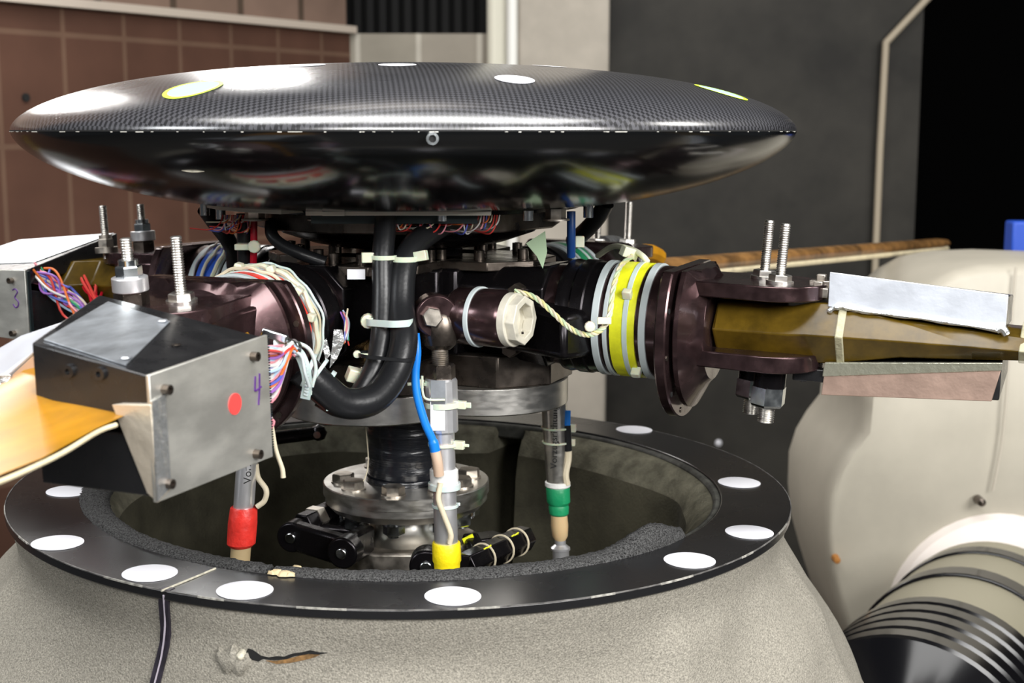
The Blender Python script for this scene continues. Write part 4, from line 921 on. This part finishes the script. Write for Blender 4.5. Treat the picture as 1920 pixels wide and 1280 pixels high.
# extra dressing on the hub side of arm 4: foil flags and green wires
O = at(630, 650, -.2); t = thing('foil_flag', 'torn silver tape flags on the hub end of the red-taped arm', 'foil tape', O)
for pix in ([(626, 618), (641, 618), (646, 640), (632, 672), (618, 690)], [(604, 640), (612, 635), (620, 664), (611, 676), (607, 660)]):
    m = mbo(O); q = [at(x, y, -.215 + .004 * (i % 2)) for i, (x, y) in enumerate(pix)]; n = len(q); r2 = [p + V((0, .0015, 0)) for p in q]
    m.add(q + r2, [tuple(range(n)), tuple(range(2 * n - 1, n - 1, -1))] + [(i, (i + 1) % n, n + (i + 1) % n, n + i) for i in range(n)]); obj('flag', m, foil_crin, t)
bundle('wire_bundle', 'thin green and pink wires on the hub end of the red-taped arm', [(at(646, 585, -.19), .003), (at(652, 610, -.2), .004), (at(647, 640, -.205), .003)], n=9, r=.0008)
m = MB(); 
tag(obj('cable_tie', MB().box(at(665, 703, -.235), (.014, .01, .012), Euler((.3, .3, .4))), nylon, bevel=.001), 'white nylon tie head standing behind the hose bend', 'cable tie')

# cables at left under the cover
cable('hose', 'black diagonal hose from under the cover down to the blue-taped arm', [at(384, 390, -.04), at(402, 415, -.03), at(425, 445, -.02), at(437, 470, 0), at(440, 500, .02)], .0085, rubber, 'hose')
cable('cable', 'black vertical cable next to the red cable at left', [at(458, 400, -.09), at(459, 440, -.09), at(460, 500, -.08)], .0078, rubber)
cable('cable', 'red vertical cable under the cover at left', [at(476, 412, -.1), at(476, 460, -.1), at(475, 496, -.09)], .0034, red_c)
O = at(467, 462, -.1); m = mbo(O); m.box(at(464, 462, -.102), (.022, .018, .006)); m.lathe([(.0001, -.004), (.006, -.003), (.0065, 0), (.0001, .004)], at(477, 462, -.112), (0, 1, 0), 12); o = obj('cable_tie', m, nylon, bevel=.001); o.location = O; tag(o, 'pale tie binding the red and black vertical cables', 'cable tie')
cable('hose', 'thin black hose looping beside the dark hub disc at left', [at(508, 415, -.1), at(510, 440, -.11), at(530, 460, -.115), at(570, 478, -.12), at(610, 492, -.12)], .006, rubber, 'hose')
cable('cable', 'dark blue cable hanging under the cover at right', [at(1071, 396, -.1), at(1071, 440, -.1), at(1071, 480, -.09)], .0042, mat('dark blue cable', (.01, .05, .2), .4))
cable('hose', 'black diagonal hose under the right side of the cover', [at(1136, 380, -.03), at(1122, 405, -.02), at(1100, 430, 0), at(1075, 452, .03)], .0088, rubber, 'hose')
m = MB(); tag(obj('connector_block', MB().box(at(1087, 453, -.09), (.009, .006, .011)), nylon, bevel=.001), 'small cream connector beside the dark blue cable', 'connector')

# ------------------------------------------------------------------ pitch horn / damper of arm 1
d0, d1 = at(832, 588, -.175), at(972, 600, -.212)
dax = (d1 - d0).normalized(); O = d0.copy()
t = thing('pitch_horn', 'dark brown cylindrical pitch horn with a white end cap and pale ring', 'pitch horn', O)
Ld = (d1 - d0).length
m = MB(); m.lathe([(.015, 0), (.017, .006), (.024, .014), (.026, .018), (.026, Ld - .012), (.0235, Ld - .008)], (0, 0, 0), dax, 48); obj('barrel', m, brown, t)
m = MB(); m.ring(.025, .0275, Ld * .46, Ld * .46 + .0045, (0, 0, 0), dax, 48); obj('grey_ring', m, greyband, t, bevel=.0005)
m = MB(); m.ring(.015, .0242, Ld - .012, Ld - .002, (0, 0, 0), dax, 48); m.ring(.0155, .0222, Ld - .003, Ld + .007, (0, 0, 0), dax, 8); m.lathe([(.016, Ld - .006), (.0001, Ld - .0065)], (0, 0, 0), dax, 32); obj('end_cap', m, wpaint, t, bevel=.0008, label='white hollow end cap')
m = MB(); q = dax * (Ld + .0075) ; m.box(dax * (Ld + .004) + V((0, -.0215, -.008)), (.002, .002, .002)); obj('cap_pin', m, gun, t)
m = MB(); q0 = d0 + V((.0, 0, 0)); m.hexa([V(p) for p in ((.04, .06, -.04), (.11, -.02, -.04), (.14, .03, -.045), (.06, .1, -.045))], [V(p) for p in ((.04, .06, .012), (.11, -.01, .0), (.14, .03, .0), (.06, .1, .02))]); obj('web', m, black_met, t, bevel=.006)
m = MB(); fk = at(815, 590, -.2) - O
m.lathe([(.0195, -.011), (.0195, .011)], fk, (.25, -1, 0), 40); m.box(fk * .5 + V((.0, 0, 0)), (.03, .02, .034)); obj('fork_eye', m, brown, t, bevel=.002)
m = MB(); m.hexp(fk + V((-.002, -.012, 0)), fk + V((-.0005, -.019, 0)), .0092, .2); obj('eye_bolt', m, steel_w, t)

# ------------------------------------------------------------------ pitch links
def text(parent, s, size, M4, m_):
    c = D.curves.new('printed_text', 'FONT'); c.body = s; c.size = size; c.extrude = .0001; c.align_x = 'LEFT'; c.align_y = 'CENTER'; c.materials.append(m_)
    o = D.objects.new('tmp', c); COL.objects.link(o); bpy.context.view_layer.update(); me = D.meshes.new_from_object(o.evaluated_get(bpy.context.evaluated_depsgraph_get())); D.objects.remove(o); o = D.objects.new('printed_text', me); COL.objects.link(o); o.parent = parent; o.matrix_local = M4; return o
def vtext(parent, s, size, p, ang=0):     # text reading upwards on a vertical rod, facing -y rotated by ang
    M4 = Mx.Translation(p) @ Mx.Rotation(ang, 4, 'Z') @ Mx.Rotation(pi / 2, 4, 'X') @ Mx.Rotation(pi / 2, 4, 'Z'); return text(parent, s, size, M4, inkb)
# yellow link
Y0 = -.2
def ly(y): return at(823 + (y - 600) * .033, y, Y0)
bot = ly(1090); t = thing('pitch_link', 'polished pitch link rod with yellow tape at its foot and blue lead', 'pitch link', bot); O = bot.copy()
top_ = ly(600); axl = (top_ - bot).normalized()
def hl(y): return (ly(y) - bot).length
m = MB(); m.lathe([(.0105, hl(1058)), (.0108, hl(1050)), (.0108, hl(808))], (0, 0, 0), axl, 32); obj('lower_rod', m, alu_lt, t)
m = MB(); m.lathe([(.0138, hl(808)), (.0143, hl(806)), (.0143, hl(758)), (.0135, hl(757)), (.0148, hl(752)), (.0148, hl(712)), (.0135, hl(708))], (0, 0, 0), axl, 16); obj('sleeve', m, alu_lt, t, ang=20)
m = MB(); m.box(axl * hl(730) + V((-.002, -.0147, 0)), (.013, .001, .022)); obj('clear_tape', m, patch_m, t)
m = MB(); m.hexp(axl * hl(712), axl * hl(682), .0138, .3); obj('hex_nut', m, gun, t)
m = MB(); m.thread(axl * hl(684), axl * hl(652), .0078, .0018); obj('thread', m, steel_w, t)
m = MB(); m.lathe([(.0095, hl(655)), (.015, hl(645)), (.0165, hl(625)), (.016, hl(600)), (.012, hl(585))], (0, 0, 0), axl, 32, mod=lambda p: V((p.x, p.y * .8 if True else p.y, p.z))); obj('rod_end', m, gun, t, bevel=.001)
m = MB(); m.lathe([(.0108, hl(1085)), (.0120, hl(1062)), (.0122, hl(1054)), (.0133, hl(1050)), (.0131, hl(1018)), (.0125, hl(1016))], (0, 0, 0), axl, 28); obj('yellow_tape', m, yellow2, t)
m = MB(); m.lathe([(.0118, hl(917)), (.0133, hl(914)), (.0133, hl(905)), (.0125, hl(903)), (.0132, hl(895)), (.013, hl(880)), (.0118, hl(878))], (0, 0, 0), axl, 28); obj('white_tape', m, whitet, t)
m = MB(); m.ring(.0128, .0150, hl(904), hl(916), (0, 0, 0), axl, 28); obj('cable_tie', m, nylonb, t, bevel=.0006)
tie(t, axl * hl(757), axl, .0155, .0052, (1, -.25, 0), nylon, .0072, tail=.01)
tie(t, axl * hl(832), axl, .0125, .003, (1, -.3, 0), nylon, .0075, tail=.01)
tie(t, axl * hl(947), axl, .0111, .0028, (1, .3, 0), nylonb, .003)
tie(t, axl * hl(718) + V((-.012, 0, 0)), axl, .006, .003, (-1, -.3, 0), nylon, .008, tail=.01)
m = MB(); m.tube([axl * hl(700) + V((-.016, -.012, 0)), axl * hl(730) + V((-.016, -.012, 0)), axl * hl(742) + V((-.012, -.016, 0)), axl * hl(743) + V((.004, -.0165, 0))], .0012, 6); obj('tie_tail', m, nylon, t)
m = MB(); m.box(axl * hl(770) + V((-.003, -.0145, 0)), (.013, .0014, .03)); obj('white_label', m, whitet, t)
vtext(t, 'I-', .008, axl * hl(868) + V((-.008, -.0145, 0)))
cable('cable', 'bright blue lead running down beside the yellow-taped pitch link', [at(779, 625, -.215), at(782, 660, -.218), at(779, 700, -.22), at(782, 740, -.222), at(796, 790, -.222), at(811, 825, -.22), at(817, 850, -.218)], lambda q: .0038 if q < .85 else .0047, blue_c)
cable('cable', 'flesh-coloured sleeve at the lower end of the blue lead', [at(816, 846, -.219), at(820, 865, -.219), at(823, 890, -.216)], .0048, mat('flesh sleeve', (.62, .45, .33), .5))
cable('cable', 'cream lead lying along the lower part of the yellow-taped rod', [at(826, 905, -.213), at(822, 935, -.215), at(832, 965, -.214), at(845, 1000, -.213), at(843, 1018, -.212)], .0026, beige_c)
# green link
Yg = 0.03
def lg(y): return at(1040 + (y - 780) * .045, y, Yg)
bot = lg(1075); O = bot.copy(); t = thing('pitch_link', 'pitch link rod with green tape near its foot, right side inside the ring', 'pitch link', bot); axl = (lg(780) - bot).normalized()
hl = lambda y: (lg(y) - bot).length
m = MB(); m.lathe([(.0118, hl(915)), (.0125, hl(860)), (.0137, hl(800)), (.0137, hl(700))], (0, 0, 0), axl, 32); obj('rod', m, steel, t)
m = MB(); m.lathe([(.0128, hl(912)), (.0138, hl(910)), (.0138, hl(903)), (.0128, hl(902))], (0, 0, 0), axl, 28); obj('white_tape', m, whitet, t)
m = MB(); m.lathe([(.009, hl(965)), (.0105, hl(962)), (.0112, hl(950)), (.0105, hl(946)), (.0128, hl(940)), (.0130, hl(914)), (.0125, hl(912))], (0, 0, 0), axl, 28); obj('green_tape', m, greent, t)
m = MB(); m.lathe([(.006, hl(1012)), (.0085, hl(1004)), (.0095, hl(985)), (.0088, hl(962))], (0, 0, 0), axl, 28); obj('shrink_sleeve', m, mat('amber shrink sleeve', (.55, .4, .22), .35, sub=.2), t)
m = MB(); m.lathe([(.009, 0), (.009, hl(1032)), (.0105, hl(1030)), (.0105, hl(1026)), (.006, hl(1020)), (.006, hl(1008))], (0, 0, 0), axl, 28); obj('rod_foot', m, alu_lt, t)
tie(t, axl * hl(801), axl, .0142, .0022, (1, -.2, 0), nylon, .008)
tie(t, axl * hl(828), axl, .0138, .0022, (1, -.2, 0), nylon, .007)
vtext(t, 'Vorzugsrichtung', .0105, axl * hl(873) + V((-.0035, -.0136, 0)), -.2)
m = MB(); m.tube([axl * hl(768) + V((.0135, -.004, 0)), axl * hl(795) + V((.0125, -.006, 0))], .004, 10); obj('blue_lead', m, blue_c, t)
m = MB(); m.tube([axl * hl(795) + V((.0125, -.006, 0)), axl * hl(842) + V((.0125, -.006, 0))], .0045, 10); obj('black_sleeve', m, rubber, t)
m = MB(); m.tube([axl * hl(842) + V((.0135, -.004, 0)), axl * hl(860) + V((.0125, -.006, 0)), axl * hl(885) + V((.009, -.009, 0)), axl * hl(905) + V((.01, -.008, 0))], .0035, 8); obj('cream_lead', m, beige_c, t)
# red link
Yr = -.16
def lr(y): return at(462 - (y - 880) * .07, y, Yr)
bot = lr(1075); O = bot.copy(); t = thing('pitch_link', 'pitch link rod with red tape at its foot, below the box marked 4', 'pitch link', bot); axl = (lr(780) - bot).normalized(); hl = lambda y: (lr(y) - bot).length
m = MB(); m.lathe([(.0098, hl(960)), (.0098, hl(700))], (0, 0, 0), axl, 32); obj('rod', m, alu_lt, t)
m = MB(); m.lathe([(.0105, hl(1024)), (.0135, hl(1018)), (.0138, hl(980)), (.0128, hl(952)), (.0122, hl(950))], (0, 0, 0), axl, 28); obj('red_tape', m, redt, t)
m = MB(); m.lathe([(.0095, 0), (.0095, hl(1022))], (0, 0, 0), axl, 28); obj('rod_foot', m, mat('tan sleeve', (.4, .3, .16), .6), t)
vtext(t, 'Vorzugsrichtung', .0105, axl * hl(902) + V((.004, -.0092, 0)), .3)
cable('cable', 'cream lead bowing out beside the red-taped rod', [at(480, 870, -.16), at(484, 895, -.16), at(499, 918, -.165), at(496, 938, -.165), at(482, 950, -.165)], .0026, beige_c)
cable('cable', 'loose cream lead dangling below the wires of box 4', [at(508, 780, -.36), at(512, 810, -.36), at(518, 845, -.36), at(529, 878, -.36), at(531, 895, -.36)], lambda q: .0013 + .0008 * q, beige_c)
